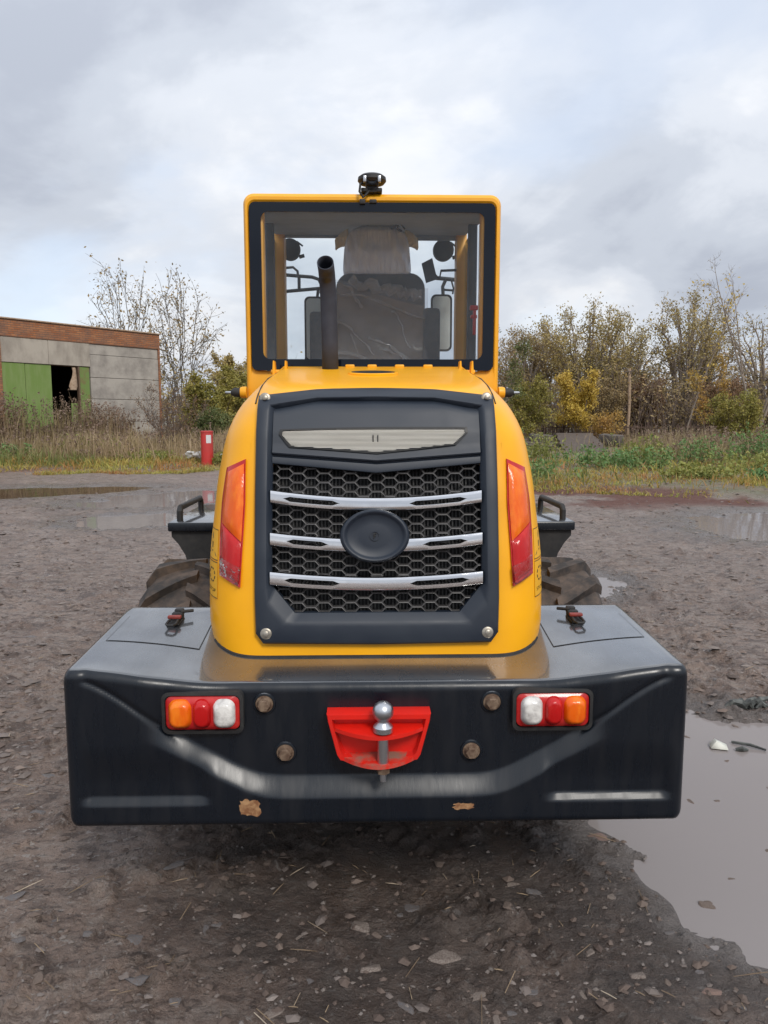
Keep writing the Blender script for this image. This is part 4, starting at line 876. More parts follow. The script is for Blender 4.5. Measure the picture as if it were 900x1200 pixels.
special = {(.06, 1.98): 'blue grey stone lying highest near the bottom edge, below the tow hitch', (.86, 2.88): 'large pinkish brown stone beside the murky puddle under the counterweight corner', (.63, 2.75): 'pale flat stone just left of the pinkish stone near the counterweight', (-1.3, 2.51): 'blue grey slab of stone in the mud at the left edge of the photo', (-.46, 2.68): 'brown stone lump below the rust chip, just behind the counterweight edge', (.2, 2.18): 'long pale splinter of stone in the mud below the right rust chip', (.88, 2.53): 'narrow pink stone standing askew at the puddle shore', (.76, 2.11): 'pale angular stone at the lower right beside the puddle shore', (2.47, 8.77): 'pale flat stone on the dry mud beyond the right wheel'}
kn = ['blue grey', 'brown', 'pale', 'pinkish']
q = random.Random(5)
for _ in range(150):
    y = 1.9*math.exp(q.random()*1.35); x = q.uniform(-.58, .60)*y*1.0
    if -1.05 < x < 1.05 and 2.6 < y < 3.2: continue
    LST.append((x, y, .010+.018*q.random()**2+.003*y, q.choice((0, 1, 1, 1, 2, 2)), q.uniform(0, 180)))
STL = []
for i, (x, y, l, k, r) in enumerate(LST):
    o = link('stone', SMs[k][i % 9]); f = q.uniform(.75, 1.15)
    o.location = (x, y, max(gz(x, y), -.03)-l*.12); o.scale = (l*1.08, l*1.08*f, l*.9); o.rotation_euler = (q.uniform(-.12, .12), q.uniform(-.12, .12), R(r)+q.uniform(-.2, .2))
    where = 'by the murky puddle' if (x > .75 and y < 4.5) else 'on the mud left of the counterweight' if x < -1 else 'on the open mud right of the loader' if x > 1 else 'in the mud behind the counterweight' if y < 2.75 else 'in the shade under the counterweight'
    sp = special.get((x, y))
    STL.append((o, sp, l, k, x, y))
def zone(x, y):
    if x > 1.0 and y > 4.5: return 'on the open mud beyond the puddle' if x < y*.42 else 'on the open mud at the far right'
    if x > .72 and y < 4.5: return 'on the puddle shore below the counterweight' if y > 2.5 else 'in the lower right corner by the puddle'
    if x < -1.0: return 'far out on the mud left of the tyre' if y > 4.6 else 'on the mud beside the counterweight' if y > 3 else 'at the left edge below the counterweight'
    if y > 2.75: return 'in the shade under the counterweight'
    s_ = 'left rust chip' if x < -.25 else 'tow hitch' if x < .18 else 'right rust chip' if x < .5 else 'right lamp'
    return f"{'well' if y < 2.25 else 'just'} below the {s_}"
from collections import defaultdict
GRP = defaultdict(list)
for t in STL:
    sz = 'tiny' if t[2] < .016 else 'small' if t[2] < .03 else 'broad' if t[2] < .05 else 'large'
    GRP[f"{sz} {kn[t[3]]} stone {zone(t[4], t[5])}"].append(t)
ORD = ['leftmost one', 'second from left', 'third from left', 'fourth from left', 'fifth from left', 'sixth from left', 'seventh from left', 'eighth from left', 'ninth from left', 'tenth from left', 'eleventh from left', 'twelfth from left', 'thirteenth from left', 'fourteenth from left', 'fifteenth from left']
for lb_, ts in GRP.items():
    ts.sort(key=lambda t: t[4]/t[5])
    for j, t in enumerate(ts):
        ex_ = '' if len(ts) == 1 else ', rightmost one' if j == len(ts)-1 else f", {ORD[j]}" if j < 15 else ', towards the right'
        tag(t[0], t[1] or lb_+ex_, 'stone', 'stones pressed into the mud')
# gravel chips and twigs too many to count
def scatter(name, n, fn, size, mats, seed, flat=.5):
    q = np.random.RandomState(seed); px, py = fn(q, n); h, w_, _ = ground_h(px, py); ok = h > -.028; px, py, h = px[ok], py[ok], h[ok]; n = len(px)
    base = np.array([(1, 0, 0), (.3, .8, 0), (-.8, .5, .1), (-.6, -.7, 0), (.5, -.8, .1), (.1, .1, 1), (0, 0, -.6)]); tri = np.array([(0,1,5),(1,2,5),(2,3,5),(3,4,5),(4,0,5),(1,0,6),(2,1,6),(3,2,6),(4,3,6),(0,4,6)])
    s_ = size*(.35+q.rand(n)**3*1.6)*(.75+.03*np.hypot(px, py)); a = q.rand(n)*6.283; b = base[None]*(1+.5*(q.rand(n, 7, 3)-.5)); b[:, :, 2] *= flat; b[:, :, 1] *= .7
    ca, sa = np.cos(a)[:, None], np.sin(a)[:, None]; V = np.stack([b[:, :, 0]*ca-b[:, :, 1]*sa, b[:, :, 0]*sa+b[:, :, 1]*ca, b[:, :, 2]], -1)*s_[:, None, None]+np.stack([px, py, h+s_*.1], -1)[:, None]
    Fz = (tri[None]+7*np.arange(n)[:, None, None]).reshape(-1, 3)
    return tag(link(name, npmesh(name, V.reshape(-1, 3), Fz, mats)), kind='stuff')
def near(q, n):
    y = 1.75*np.exp(q.rand(n)*2.1); return (q.rand(n)*2-1)*.75*y, y
M['chips'] = mat('gravel_chips', (.13,.105,.09), .8, col2=(.17,.15,.14), vs=2, col3=(.22,.185,.165), rpi=.16)
def mid(q, n):
    y = 3.2*np.exp(q.rand(n)*1.75); return (q.rand(n)*2-1)*.68*y, y
M['shard'] = mat('stone_shards', (.17,.14,.125), .75, col2=(.11,.088,.077), vs=1.5, col3=(.22,.185,.165), rpi=.22)
tag(scatter('stone_shards', 4200, mid, .026, M['shard'], 13, .28), 'flat shards of stone and crushed rubble trodden into the yard', 'rubble')
tag(scatter('stone_shards', 600, near, .020, M['shard'], 14, .30), 'shards of stone trodden into the mud behind the loader', 'rubble')
tag(scatter('gravel', 4200, near, .0085, M['chips'], 3), 'loose gravel chips and crumbs of soil on the muddy yard', 'gravel')
M['clod2'] = mat('dark_mud_clods', (.075,.052,.042), .8, col2=(.125,.092,.075), vs=2.2, bump=.7, bs=60, col3=(.15,.113,.093), rpi=.25)  # near clods darkened to match the shade painted on the ground
M['clod'] = mat('mud_clods', (.135,.098,.08), .8, col2=(.21,.163,.137), vs=3, bump=.7, bs=60, col3=(.085,.065,.056), rpi=.5)
tag(scatter('mud_crumbs', 3600, mid, .026, M['clod'], 24, .32), 'moist clods of mud turned up by the wheels all over the yard', 'mud')
tag(scatter('mud_crumbs', 3600, near, .017, M['clod2'], 4, .45), 'dark crumbs of torn mud scattered over the yard', 'mud')
def straws(n, seed):
    q = np.random.RandomState(seed); x, y = near(q, n); h, _, _ = ground_h(x, y); a = q.rand(n)*6.283; l = .012+.05*q.rand(n)**2; w_ = .0011*(.5+.3*y)
    d = np.stack([np.cos(a), np.sin(a), .15*(q.rand(n)-.5)], -1)*l[:, None]; pr = np.stack([-np.sin(a), np.cos(a), 0*a], -1)*w_[:, None]; c = np.stack([x, y, h+.006], -1); up = np.array([0, 0, .0015])
    V = np.stack([c-d-pr, c-d+pr, c+d+pr, c+d-pr, c+up*2], 1).reshape(-1, 3); Fz = (np.array([(0,1,4),(1,2,4),(2,3,4),(3,0,4)])[None]+5*np.arange(n)[:, None, None]).reshape(-1, 3)
    return tag(link('straw', npmesh('straw', V, Fz, mat('straw_bits', (.30,.22,.14), .8, col2=(.12,.08,.05), vs=3, col3=(.5,.42,.32), rpi=.2))), 'bits of straw and thin twigs strewn over the mud', 'straw', kind='stuff')
straws(700, 8)
# bits lying in and beside the puddle
q = random.Random(3)
def rag(x, y, s_, n, mm, nm, label, cat, hgt):
    m = MB()
    for k in range(n):
        a = q.uniform(-.6, .6)+(math.pi if q.random() < .5 else 0); l = s_*q.uniform(.5, 1); ox, oy = q.uniform(-s_*.5, s_*.5), q.uniform(-s_*.3, s_*.3)
        p = [(x+ox+math.cos(a)*l*t, y+oy+math.sin(a)*l*t*.6, hgt+q.uniform(.005, .05)*math.sin(3.1*t)+.012) for t in (0, .33, .66, 1)]
        m.tube(p, [s_*.06, s_*.14*q.uniform(.6, 1.3), s_*.10, s_*.03], 6)
    return tag(m.build(nm, mm, ang=25), label, cat)
M['debris'] = mat('dark_debris', (.035,.038,.036), .6, col2=(.13,.14,.13), vs=15, bump=.5, bs=40)
rag(2.05, 4.22, .14, 11, M['debris'], 'torn_rubber', 'clump of torn dark rubber scraps on the mud above the puddle', 'debris', gz(2.05, 4.22))
pc = MB(); pc.add([(1.66, 3.72, -.022), (1.74, 3.70, -.022), (1.755, 3.76, -.018), (1.71, 3.80, -.004), (1.67, 3.77, -.020), (1.70, 3.75, .004)], [(0, 1, 5), (1, 2, 5), (2, 3, 5), (3, 4, 5), (4, 0, 5)])
o = pc.build('litter_scrap', mat('white_scrap', (.62,.62,.55), .6)); so = o.modifiers.new('t', 'SOLIDIFY'); so.thickness = .003
tag(o, 'small white scrap of litter floating in the murky puddle', 'litter')
tag(MB().tube([(1.80, 3.80, -.022), (1.87, 3.745, -.014), (1.93, 3.70, -.022)], [.006, .008, .005], 7).build('twig', M['debris']), 'thin dark twig lying in the puddle right of the white scrap', 'twig')
tag(MB().tube([(1.78, 3.71, -.024), (1.81, 3.70, -.016), (1.84, 3.705, -.024)], [.008, .014, .006], 7).build('twig', M['debris']), 'short dark stick floating between the white scrap and the thin twig', 'twig')
# ------------------------------------------------------------------ brick garage
BC = (-10.43, 36.4); BU = (-4.46/7.80, -6.40/7.80)
GA = empty('brick_garage', (BC[0], BC[1], 0), math.atan2(BU[1], BU[0]))   # local x runs left along the front, local -y... see below
tag(GA, 'flat roofed brick garage with concrete panel front and green gates behind the dry weeds', 'garage')
# local frame: +x along the front to the left, +y = towards the yard
def brickmat():
    m = bpy.data.materials.new('orange_brickwork'); m.use_nodes = True; nt = m.node_tree; N = nt.nodes; L = nt.links; b = N['Principled BSDF']; b.inputs['Roughness'].default_value = .9
    tcn = N.new('ShaderNodeTexCoord'); sx = N.new('ShaderNodeSeparateXYZ'); L.new(tcn.outputs['Object'], sx.inputs[0]); ad = N.new('ShaderNodeMath'); L.new(sx.outputs[0], ad.inputs[0]); L.new(sx.outputs[1], ad.inputs[1])
    cb = N.new('ShaderNodeCombineXYZ'); L.new(ad.outputs[0], cb.inputs[0]); L.new(sx.outputs[2], cb.inputs[1])
    br = N.new('ShaderNodeTexBrick'); br.inputs['Scale'].default_value = 1; br.inputs['Brick Width'].default_value = .26; br.inputs['Row Height'].default_value = .085; br.inputs['Mortar Size'].default_value = .008
    br.inputs['Color1'].default_value = (.30, .105, .04, 1); br.inputs['Color2'].default_value = (.40, .17, .075, 1); br.inputs['Mortar'].default_value = (.17, .12, .09, 1); L.new(cb.outputs[0], br.inputs[0])
    n = N.new('ShaderNodeTexNoise'); n.inputs['Scale'].default_value = 2.2; n.inputs['Detail'].default_value = 7; L.new(tcn.outputs['Object'], n.inputs[0]); r = N.new('ShaderNodeMapRange'); r.inputs[1].default_value = .42; r.inputs[2].default_value = .68; r.inputs[4].default_value = .7; L.new(n.outputs[0], r.inputs[0])
    mx = N.new('ShaderNodeMix'); mx.data_type = 'RGBA'; L.new(r.outputs[0], mx.inputs[0]); L.new(br.outputs[0], mx.inputs[6]); mx.inputs[7].default_value = (.16, .10, .075, 1); L.new(mx.outputs[2], b.inputs['Base Color'])
    bp = N.new('ShaderNodeBump'); bp.inputs['Strength'].default_value = .8; bp.inputs['Distance'].default_value = .02; bp.invert = True; L.new(br.outputs['Fac'], bp.inputs['Height']); L.new(bp.outputs[0], b.inputs['Normal'])
    return m
M['brick'] = brickmat()
M['conc'] = mat('grey_concrete', (.40,.365,.32), .9, col2=(.25,.225,.20), vs=1.4, vd=8, v0=.4, v1=.65, bump=.3, bs=14, bd=.02)
M['concb'] = mat('beige_concrete', (.42,.375,.315), .9, col2=(.28,.245,.205), vs=1.6, vd=8, bump=.3, bs=14, bd=.02, stretch=(1, 1, .5))
M['green'] = mat('green_gate_paint', (.155,.24,.055), .6, col2=(.20,.27,.09), vs=2.5, vd=7, bump=.2, bs=8, bd=.01, stretch=(2, 1, .4))
M['greend'] = mat('rusty_green_paint', (.155,.235,.06), .7, col2=(.20,.12,.06), vs=3, vd=7, v0=.5, v1=.7)
M['darkin'] = mat('dark_interior', (.02,.018,.016), .9)
M['rag'] = mat('beige_rag', (.42,.31,.22), .9, col2=(.30,.2,.13), vs=12)
yf = 0     # the wall face stands at local y = 0, the room behind at negative... decided by the sign below
SGN = 1    # +1: the yard lies on the local +y side
def gb(x0, x1, d0, d1, z0, z1, nm, mm, par=GA, b=.012):
    y0, y1 = sorted((SGN*d0, SGN*d1)); return MB().bbox(x0, x1, y0, y1, z0, z1, b, 1).build(nm, mm, par, ang=30)
gb(-.0, 22, -.30, 0, 4.73, 5.40, 'parapet', M['brick']); gb(-.05, 22.1, -.36, .05, 5.40, 5.46, 'roof_edge', M['rag'])
gb(-.0, .10, -.30, 0.0, 0, 4.73, 'brick_pier', M['brick']); gb(7.60, 8.3, -.30, 0.0, 0, 4.73, 'brick_pier', M['brick']); gb(8.3, 22, -.3, -.02, 0, 4.73, 'front_wall', M['brick'])
for z0, z1 in ((.0, 1.40), (1.41, 2.385), (2.40, 3.30), (3.315, 4.27), (4.285, 4.725)):
    gb(.105, 3.695, -.25, -.03 if z0 < 4.2 else -.05, z0, z1, 'concrete_panel', M['conc'])
gb(3.70, 5.60, -.25, -.02, 3.75, 4.725, 'concrete_panel', M['concb']); gb(5.61, 7.595, -.25, -.025, 3.75, 4.725, 'concrete_panel', M['concb'])
gd = gb(3.74, 4.25, -.12, -.06, .1, 3.72, 'gate_leaf', M['greend'], b=.01)
g2 = gb(5.50, 6.62, -.12, -.07, .1, 3.74, 'gate_leaf', M['green'], b=.01); gb(6.64, 7.58, -.12, -.06, .1, 3.74, 'gate_leaf', M['green'], b=.01)
gb(4.25, 4.31, -.14, .03, .1, 3.72, 'gate_post', M['rust']); gb(4.32, 4.62, -.16, -.12, .1, 2.2, 'hanging_board', M['greend'])
gb(3.70, 7.6, -.2, -.1, 3.72, 3.75, 'gate_lintel', M['rust'])
gb(3.0, 7.6, -5, -4.9, 0, 4.7, 'room_back', M['darkin']); gb(2.9, 3.0, -5, -.3, 0, 4.7, 'room_side', M['darkin']); gb(7.6, 7.7, -5, -.3, 0, 4.7, 'room_side', M['darkin'])
gb(0, 22, -12, -.31, 4.9, 5.0, 'roof_slab', M['conc']); gb(-.0, .28, -12, -.31, 0, 4.9, 'side_wall', M['brick']); gb(0, 22, -12.3, -12, 0, 5.2, 'back_wall', M['brick'])
rg = MB().rings([[(4.52+.16*w_*math.cos(a)+.04*math.sin(z*5), SGN*(-.02)+.07*math.sin(a), z) for a in np.linspace(0, 2*math.pi, 11)[:-1]] for z, w_ in ((2.75, .9), (2.9, 1.25), (3.1, 1.0), (3.3, .62), (3.5, .45), (3.68, .5))], cap=True)
o = rg.build('hanging_rag', M['rag']); o.parent = None; o.matrix_world = Matrix.Translation(GA.location) @ Matrix.Rotation(GA.rotation_euler.z, 4, 'Z')
tag(o, 'beige rag hanging in the dark gateway of the brick garage', 'rag')
# ------------------------------------------------------------------ trees
def tubes(segs, n=4):
    A = np.array([s_[0] for s_ in segs], float); B = np.array([s_[1] for s_ in segs], float); ra = np.array([s_[2] for s_ in segs]); rb = np.array([s_[3] for s_ in segs])
    d = B-A; d /= np.linalg.norm(d, axis=1)[:, None]+1e-9; up = np.where(np.abs(d[:, 2:3]) > .9, np.array([[1., 0, 0]]), np.array([[0, 0, 1.]]))
    u = np.cross(d, up); u /= np.linalg.norm(u, axis=1)[:, None]+1e-9; v = np.cross(d, u); a = np.arange(n)*2*np.pi/n
    off = u[:, None]*np.cos(a)[None, :, None]+v[:, None]*np.sin(a)[None, :, None]
    V = np.concatenate([A[:, None]+off*ra[:, None, None], B[:, None]+off*rb[:, None, None]], 1).reshape(-1, 3)
    k = np.arange(n); f = np.stack([k, (k+1) % n, n+(k+1) % n, n+k], -1); Fz = (f[None]+2*n*np.arange(len(segs))[:, None, None]).reshape(-1, 4)
    return V, Fz
def leafcards(C, size, q, droop=0.):
    n = len(C); a = q.randn(n, 3); a[:, 2] -= droop; a /= np.linalg.norm(a, axis=1)[:, None]+1e-9; b = np.cross(a, q.randn(n, 3)); b /= np.linalg.norm(b, axis=1)[:, None]+1e-9
    s_ = (size*(.55+.9*q.rand(n)))[:, None]; a = a*s_; b = b*s_*.55
    V = np.stack([C-a, C+b*.9+a*.1, C+a, C-b*.9+a*.1], 1).reshape(-1, 3); return V, np.arange(4*n).reshape(-1, 4)
def grow(seed, h, trunk=.12, stems=1, spread=.5, limbs=9, subs=6, twigs=5, first=.25, up=.25, leaf_n=3, leaf_r=.25, taper=.35, lean=.08, crown_w=1.0, tl=1.0):
    q = np.random.RandomState(seed); segs = []; tips = []; tw = []
    def walk(p, d, l, r, n, jit, upw, end=.35):
        pts = [p]; dd = d/np.linalg.norm(d); rr = [r]
        for i in range(n):
            dd = dd+q.randn(3)*jit+np.array([0, 0, upw]); dd /= np.linalg.norm(dd); p = p+dd*l/n; pts.append(p); rr.append(r*(1-(1-end)*(i+1)/n))
        return pts, rr
    for s_ in range(stems):
        d0 = np.array([q.randn()*lean, q.randn()*lean, 1.]); d0[:2] += 0 if stems == 1 else spread*.45*np.array([math.cos(6.283*s_/stems+seed), math.sin(6.283*s_/stems+seed)])
        hh = h*(.9 if stems == 1 else q.uniform(.72, .95)); P, Rr = walk(np.zeros(3), d0, hh, trunk*(1 if stems == 1 else .7), 9, .05, .05, .12)
        segs += [(P[i], P[i+1], Rr[i], Rr[i+1]) for i in range(9)]
        for k in range(limbs):
            t = first+(1-first)*(k+q.rand()*.8)/limbs; i = min(int(t*9), 8); f = t*9-i; p = P[i]+(P[i+1]-P[i])*min(f, 1); a = q.rand()*6.283 if stems == 1 else 6.283*s_/stems+seed+q.randn()*1.2
            d = np.array([math.cos(a), math.sin(a), up+.5*t+q.rand()*.4]); l = h*.34*crown_w*(1.25-.75*t)*q.uniform(.7, 1.15); r = Rr[i]*.5
            LP, LR = walk(p, d, l, r, 5, .14, .06, .3); segs += [(LP[j], LP[j+1], LR[j], LR[j+1]) for j in range(5)]
            for m_ in range(subs):
                tt = .25+.75*(m_+q.rand())/subs; j = min(int(tt*5), 4); pp = LP[j]+(LP[j+1]-LP[j])*(tt*5-j)
                d2 = (LP[j+1]-LP[j]); d2 = d2/np.linalg.norm(d2)+q.randn(3)*.55+np.array([0, 0, .15]); SP, SR = walk(pp, d2, l*.48*q.uniform(.6, 1.2), max(LR[j]*.5, .008), 3, .18, .05, .4)
                segs += [(SP[j2], SP[j2+1], SR[j2], SR[j2+1]) for j2 in range(3)]
                for w_ in range(twigs):
                    t3 = .2+.8*q.rand(); j3 = min(int(t3*3), 2); p3 = SP[j3]+(SP[j3+1]-SP[j3])*(t3*3-j3); d3 = (SP[j3+1]-SP[j3]); d3 = d3/np.linalg.norm(d3)+q.randn(3)*.6+np.array([0, 0, .12])
                    TP, TR = walk(p3, d3, l*.24*tl*q.uniform(.5, 1.3), max(SR[j3]*.5, .006), 2, .15, .0, .5); tw += [(TP[0], TP[1], TR[0], TR[1]), (TP[1], TP[2], TR[1], TR[2])]
                    tips += [TP[1], TP[2]]
    tips = np.array(tips); C = np.repeat(tips, leaf_n, 0) if leaf_n >= 1 else tips[q.rand(len(tips)) < leaf_n]
    C = C + q.randn(*C.shape)*leaf_r*.5
    return segs, tw, C, q
def willow(seed, h, rx, zc=.60, rz=.40, mains=11, subs=7, twigs=6, leaf_n=2, leaf_r=.36, trunk=.27, low=.15):
    """many limbs fan out from a low fork into a rounded crown"""
    q = np.random.RandomState(seed); segs = []; tw = []; tips = []
    ctr = np.array([0, 0, zc*h])
    def bez(a, b, c, n):
        t = np.linspace(0, 1, n+1)[:, None]; return (1-t)**2*a+2*t*(1-t)*b+t*t*c
    for k in range(mains):
        az = 6.283*(k*.618+q.rand()*.15); el = math.asin(min(1, low+(1-low)*(k+.5)/mains)) if k else 1.5
        o = np.array([math.cos(az)*math.cos(el)*rx, math.sin(az)*math.cos(el)*rx, math.sin(el)*rz*h])*q.uniform(.78, .95); e = ctr+o
        b0 = np.array([math.cos(az), math.sin(az), 0])*q.uniform(.05, .5)
        P = bez(b0, np.array([o[0]*.30, o[1]*.30, h*q.uniform(.42, .58)]), e, 10); P[1:-1] += q.randn(9, 3)*.07
        Rr = np.interp(np.linspace(0, 1, 11), [0, .3, 1], [trunk*q.uniform(.55, 1), trunk*.5, .018]); segs += [(P[i], P[i+1], Rr[i], Rr[i+1]) for i in range(10)]
        for m in range(subs):
            t = .36+.62*(m+q.rand()*.8)/subs; i = min(int(t*10), 9); p = P[i]+(P[i+1]-P[i])*(t*10-i); out = p-ctr; out = out/(np.linalg.norm(out)+1e-6); fw = P[i+1]-P[i]; fw /= np.linalg.norm(fw)
            d = fw*.7+out*.6+q.randn(3)*.5+np.array([0, 0, .25]); d /= np.linalg.norm(d); l = h*(.10+.20*(1-t))*q.uniform(.7, 1.25)
            Q = bez(p, p+d*l*.5, p+d*l+np.array([0, 0, .10*l])+q.randn(3)*.12*l, 4); rr = np.interp(np.linspace(0, 1, 5), [0, 1], [max(.014, Rr[i]*.45), .010]); segs += [(Q[j], Q[j+1], rr[j], rr[j+1]) for j in range(4)]
            for w_ in range(twigs):
                t3 = .25+.75*(w_+q.rand())/twigs; j = min(int(t3*4), 3); a = Q[j]+(Q[j+1]-Q[j])*(t3*4-j); d3 = d*.6+q.randn(3)*.5+np.array([0, 0, .25]); d3 /= np.linalg.norm(d3); l3 = h*.075*q.uniform(.5, 1.4); b = a+d3*l3*.5; c = a+d3*l3+q.randn(3)*.06+np.array([0, 0, -.02])
                tw += [(a, b, .011, .009), (b, c, .009, .006)]; tips += [b, c, a+(b-a)*.5, b+(c-b)*.5]
    tips = np.array(tips); C = np.repeat(tips, int(leaf_n), 0) if leaf_n >= 1 else tips[q.rand(len(tips)) < leaf_n]
    return segs, tw, C+q.randn(*C.shape)*leaf_r*.5, q
M['bark'] = mat('grey_brown_bark', (.22,.178,.145), .95, col2=(.30,.245,.20), vs=3)
M['barkl'] = mat('pale_bark', (.17,.15,.125), .95, col2=(.11,.095,.08), vs=3)
M['barkd'] = mat('dark_twigs', (.135,.10,.082), .95, col2=(.18,.135,.11), vs=3)
def leafmat(nm, a, b, c, rpi=.3): return mat(nm, a, .7, col2=b, vs=.55, vd=3, v0=.4, v1=.6, col3=c, rpi=rpi, trans=.25)
M['lf_olive'] = leafmat('olive_leaves', (.31,.255,.105), (.38,.29,.105), (.45,.32,.10))
M['lf_brown'] = leafmat('brown_olive_leaves', (.29,.22,.115), (.35,.255,.12), (.40,.27,.11))
M['lf_dry'] = leafmat('rusty_leaves', (.22,.13,.075), (.27,.15,.075), (.18,.145,.07))
M['lf_yellow'] = leafmat('yellow_leaves', (.58,.42,.07), (.50,.35,.07), (.66,.47,.12))
M['lf_orange'] = leafmat('orange_leaves', (.46,.27,.075), (.52,.36,.09), (.36,.22,.08))
M['lf_green'] = leafmat('green_leaves', (.10,.13,.042), (.14,.155,.05), (.20,.175,.06))
M['lf_yg'] = leafmat('yellow_green_leaves', (.24,.225,.05), (.31,.26,.06), (.38,.30,.07))
def tree(name, cat, label, loc, seed, h, wood, leaf, lsize, group=None, **kw):
    segs, tw, C, q = (willow if 'rx' in kw else grow)(seed, h, **kw); t = empty(name, (loc[0], loc[1], gz(*loc)-.05), 0); tag(t, label, cat, group)
    V, Fz = tubes(segs, 5); link('trunk', npmesh('trunk', V, Fz, M[wood], True), t)
    V, Fz = tubes(tw, 3); tag(link('twigs', npmesh('twigs', V, Fz, M[wood], True), t), kind='stuff')
    if len(C):
        V, Fz = leafcards(C, lsize, q, .3); link('crown', npmesh('crown', V, Fz, M[leaf]), t)
    return t
G1 = 'autumn trees along the far edge of the yard'
# left: thin trees behind the garage, shrubs at its corner
tree('sparse_tree', 'tree', 'thin half bare tree rising above the garage roof, left of the two', (-15.3, 46.5), 3, 10.3, 'barkl', 'lf_brown', .085, 'thin trees by the garage', rx=2.4, zc=.66, rz=.34, mains=10, subs=6, twigs=5, leaf_n=.8, trunk=.055, low=.1)
tree('sparse_tree', 'tree', 'thin tree with few grey green leaves standing at the right corner of the garage', (-10.7, 41), 8, 8.9, 'barkl', 'lf_brown', .07, 'thin trees by the garage', rx=1.9, zc=.56, rz=.44, mains=11, subs=7, twigs=5, leaf_n=1, trunk=.05, low=-.1)
tree('bare_bush', 'bush', 'dark leafless bush in front of the concrete panels of the garage', (-8.95, 32.2), 21, 3.0, 'barkd', 'lf_dry', 0.030, stems=8, spread=1.1, limbs=6, subs=6, twigs=6, first=.15, up=.8, leaf_n=0.75, trunk=.04, crown_w=.75)
tree('yellow_bush', 'bush', 'yellow green willow bush between the bare bush and the loader', (-8.6, 38.5), 22, 3.6, 'bark', 'lf_yg', 0.065, stems=6, spread=.9, limbs=6, subs=6, twigs=5, first=.1, up=.5, leaf_n=6, trunk=.05, crown_w=.8)
tree('yellow_bush', 'bush', 'taller olive yellow bush just left of the loader hood', (-8.5, 46), 23, 4.6, 'bark', 'lf_yg', 0.075, stems=6, spread=.8, limbs=6, subs=6, twigs=5, first=.1, up=.5, leaf_n=6, trunk=.06, crown_w=.8)
tree('dark_shrub', 'bush', 'low dark green shrub beside the red cylinder', (-7.5, 33.5), 24, 1.9, 'barkd', 'lf_green', 0.050, stems=6, spread=1.2, limbs=5, subs=5, twigs=4, first=.1, up=.4, leaf_n=5, trunk=.03, crown_w=.9)
tree('olive_tree', 'tree', 'dim olive tree far behind the yellow bush on the left', (-11.6, 62), 25, 6.6, 'bark', 'lf_olive', 0.100, G1, stems=4, spread=.6, limbs=7, subs=6, twigs=4, first=.2, up=.5, leaf_n=6, trunk=.1, crown_w=.8)
tree('olive_tree', 'tree', 'dim brown tree far behind the cab lamp at the left of the hood', (-7.6, 60), 26, 5.8, 'bark', 'lf_brown', 0.100, G1, stems=4, spread=.7, limbs=7, subs=6, twigs=4, first=.2, up=.5, leaf_n=6, trunk=.1, crown_w=.8)
# right: the wood
def wil(label, loc, seed, h, rx, leaf='lf_olive', ls=.075, wood='bark', **kw): tree('willow_tree', 'tree', label, loc, seed, h, wood, leaf, ls, G1, rx=rx, **kw)
wil('broad olive willow with rounded crown behind the yellow bush', (13.6, 52), 31, 8.7, 4.3, mains=19, leaf_n=4, subs=8)
wil('thin willow with open crown beside the utility pole', (17.0, 54), 32, 7.6, 2.0, leaf_n=1, mains=8)
wil('tall many stemmed willow behind the orange sapling', (20.3, 52), 33, 9.5, 3.0, leaf_n=3, mains=14, low=.3)
wil('willow with open crown at the right end of the wood', (25.2, 51), 34, 8.4, 3.0, leaf_n=1, mains=12)
wil('second willow behind the tall bare tree at the right edge', (23.0, 56), 48, 8.2, 2.6, 'lf_brown', leaf_n=3, mains=11)
wil('low brown crown of a willow next to the right side of the cab', (9.4, 53), 35, 7.4, 2.8, 'lf_brown', leaf_n=3, mains=13, low=0)
wil('brown willow between the cab side and the broad willow', (11.2, 56), 49, 7.9, 2.6, 'lf_brown', leaf_n=3, mains=12)
wil('dense dark willow filling the gap below the broad willow', (15.0, 57), 36, 6.8, 2.6, 'lf_brown', wood='barkd', leaf_n=4, mains=12, low=-.2)
wil('pale olive willow left of the tall many stemmed one', (18.2, 58), 50, 6.6, 2.2, 'lf_olive', leaf_n=3, mains=11)
tree('slim_tree', 'tree', 'slim green leaved tree touching the right edge of the cab', (5.75, 40), 37, 6.9, 'bark', 'lf_green', 0.060, stems=2, spread=.3, limbs=9, subs=5, twigs=4, first=.3, up=.8, leaf_n=4, trunk=.08, crown_w=.4)
tree('bare_tree', 'tree', 'tall bare tree with a few yellow leaves at the right edge of the photo', (18.2, 38), 38, 10.2, 'bark', 'lf_yellow', 0.075, stems=4, spread=.5, limbs=9, subs=5, twigs=4, first=.35, up=1.1, leaf_n=0.18, trunk=.11, crown_w=.55)
tree('bare_sapling', 'tree', 'very slim sapling with yellow leaves at its tip above the willows', (17.6, 45), 39, 9.8, 'bark', 'lf_yellow', 0.100, stems=1, spread=.2, limbs=9, subs=2, twigs=2, first=.5, up=1.6, leaf_n=1, trunk=.06, crown_w=.18)
tree('yellow_tree', 'tree', 'small bright yellow tree in front of the dark wood', (11.0, 44), 40, 4.1, 'bark', 'lf_yellow', 0.065, stems=5, spread=.6, limbs=7, subs=6, twigs=5, first=.2, up=.5, leaf_n=5, trunk=.05, crown_w=.62)
tree('orange_sapling', 'tree', 'slender sapling with orange yellow leaves right of the utility pole', (17.2, 41), 41, 5.2, 'bark', 'lf_orange', 0.070, stems=2, spread=.4, limbs=9, subs=4, twigs=3, first=.2, up=.9, leaf_n=3, trunk=.05, crown_w=.42)
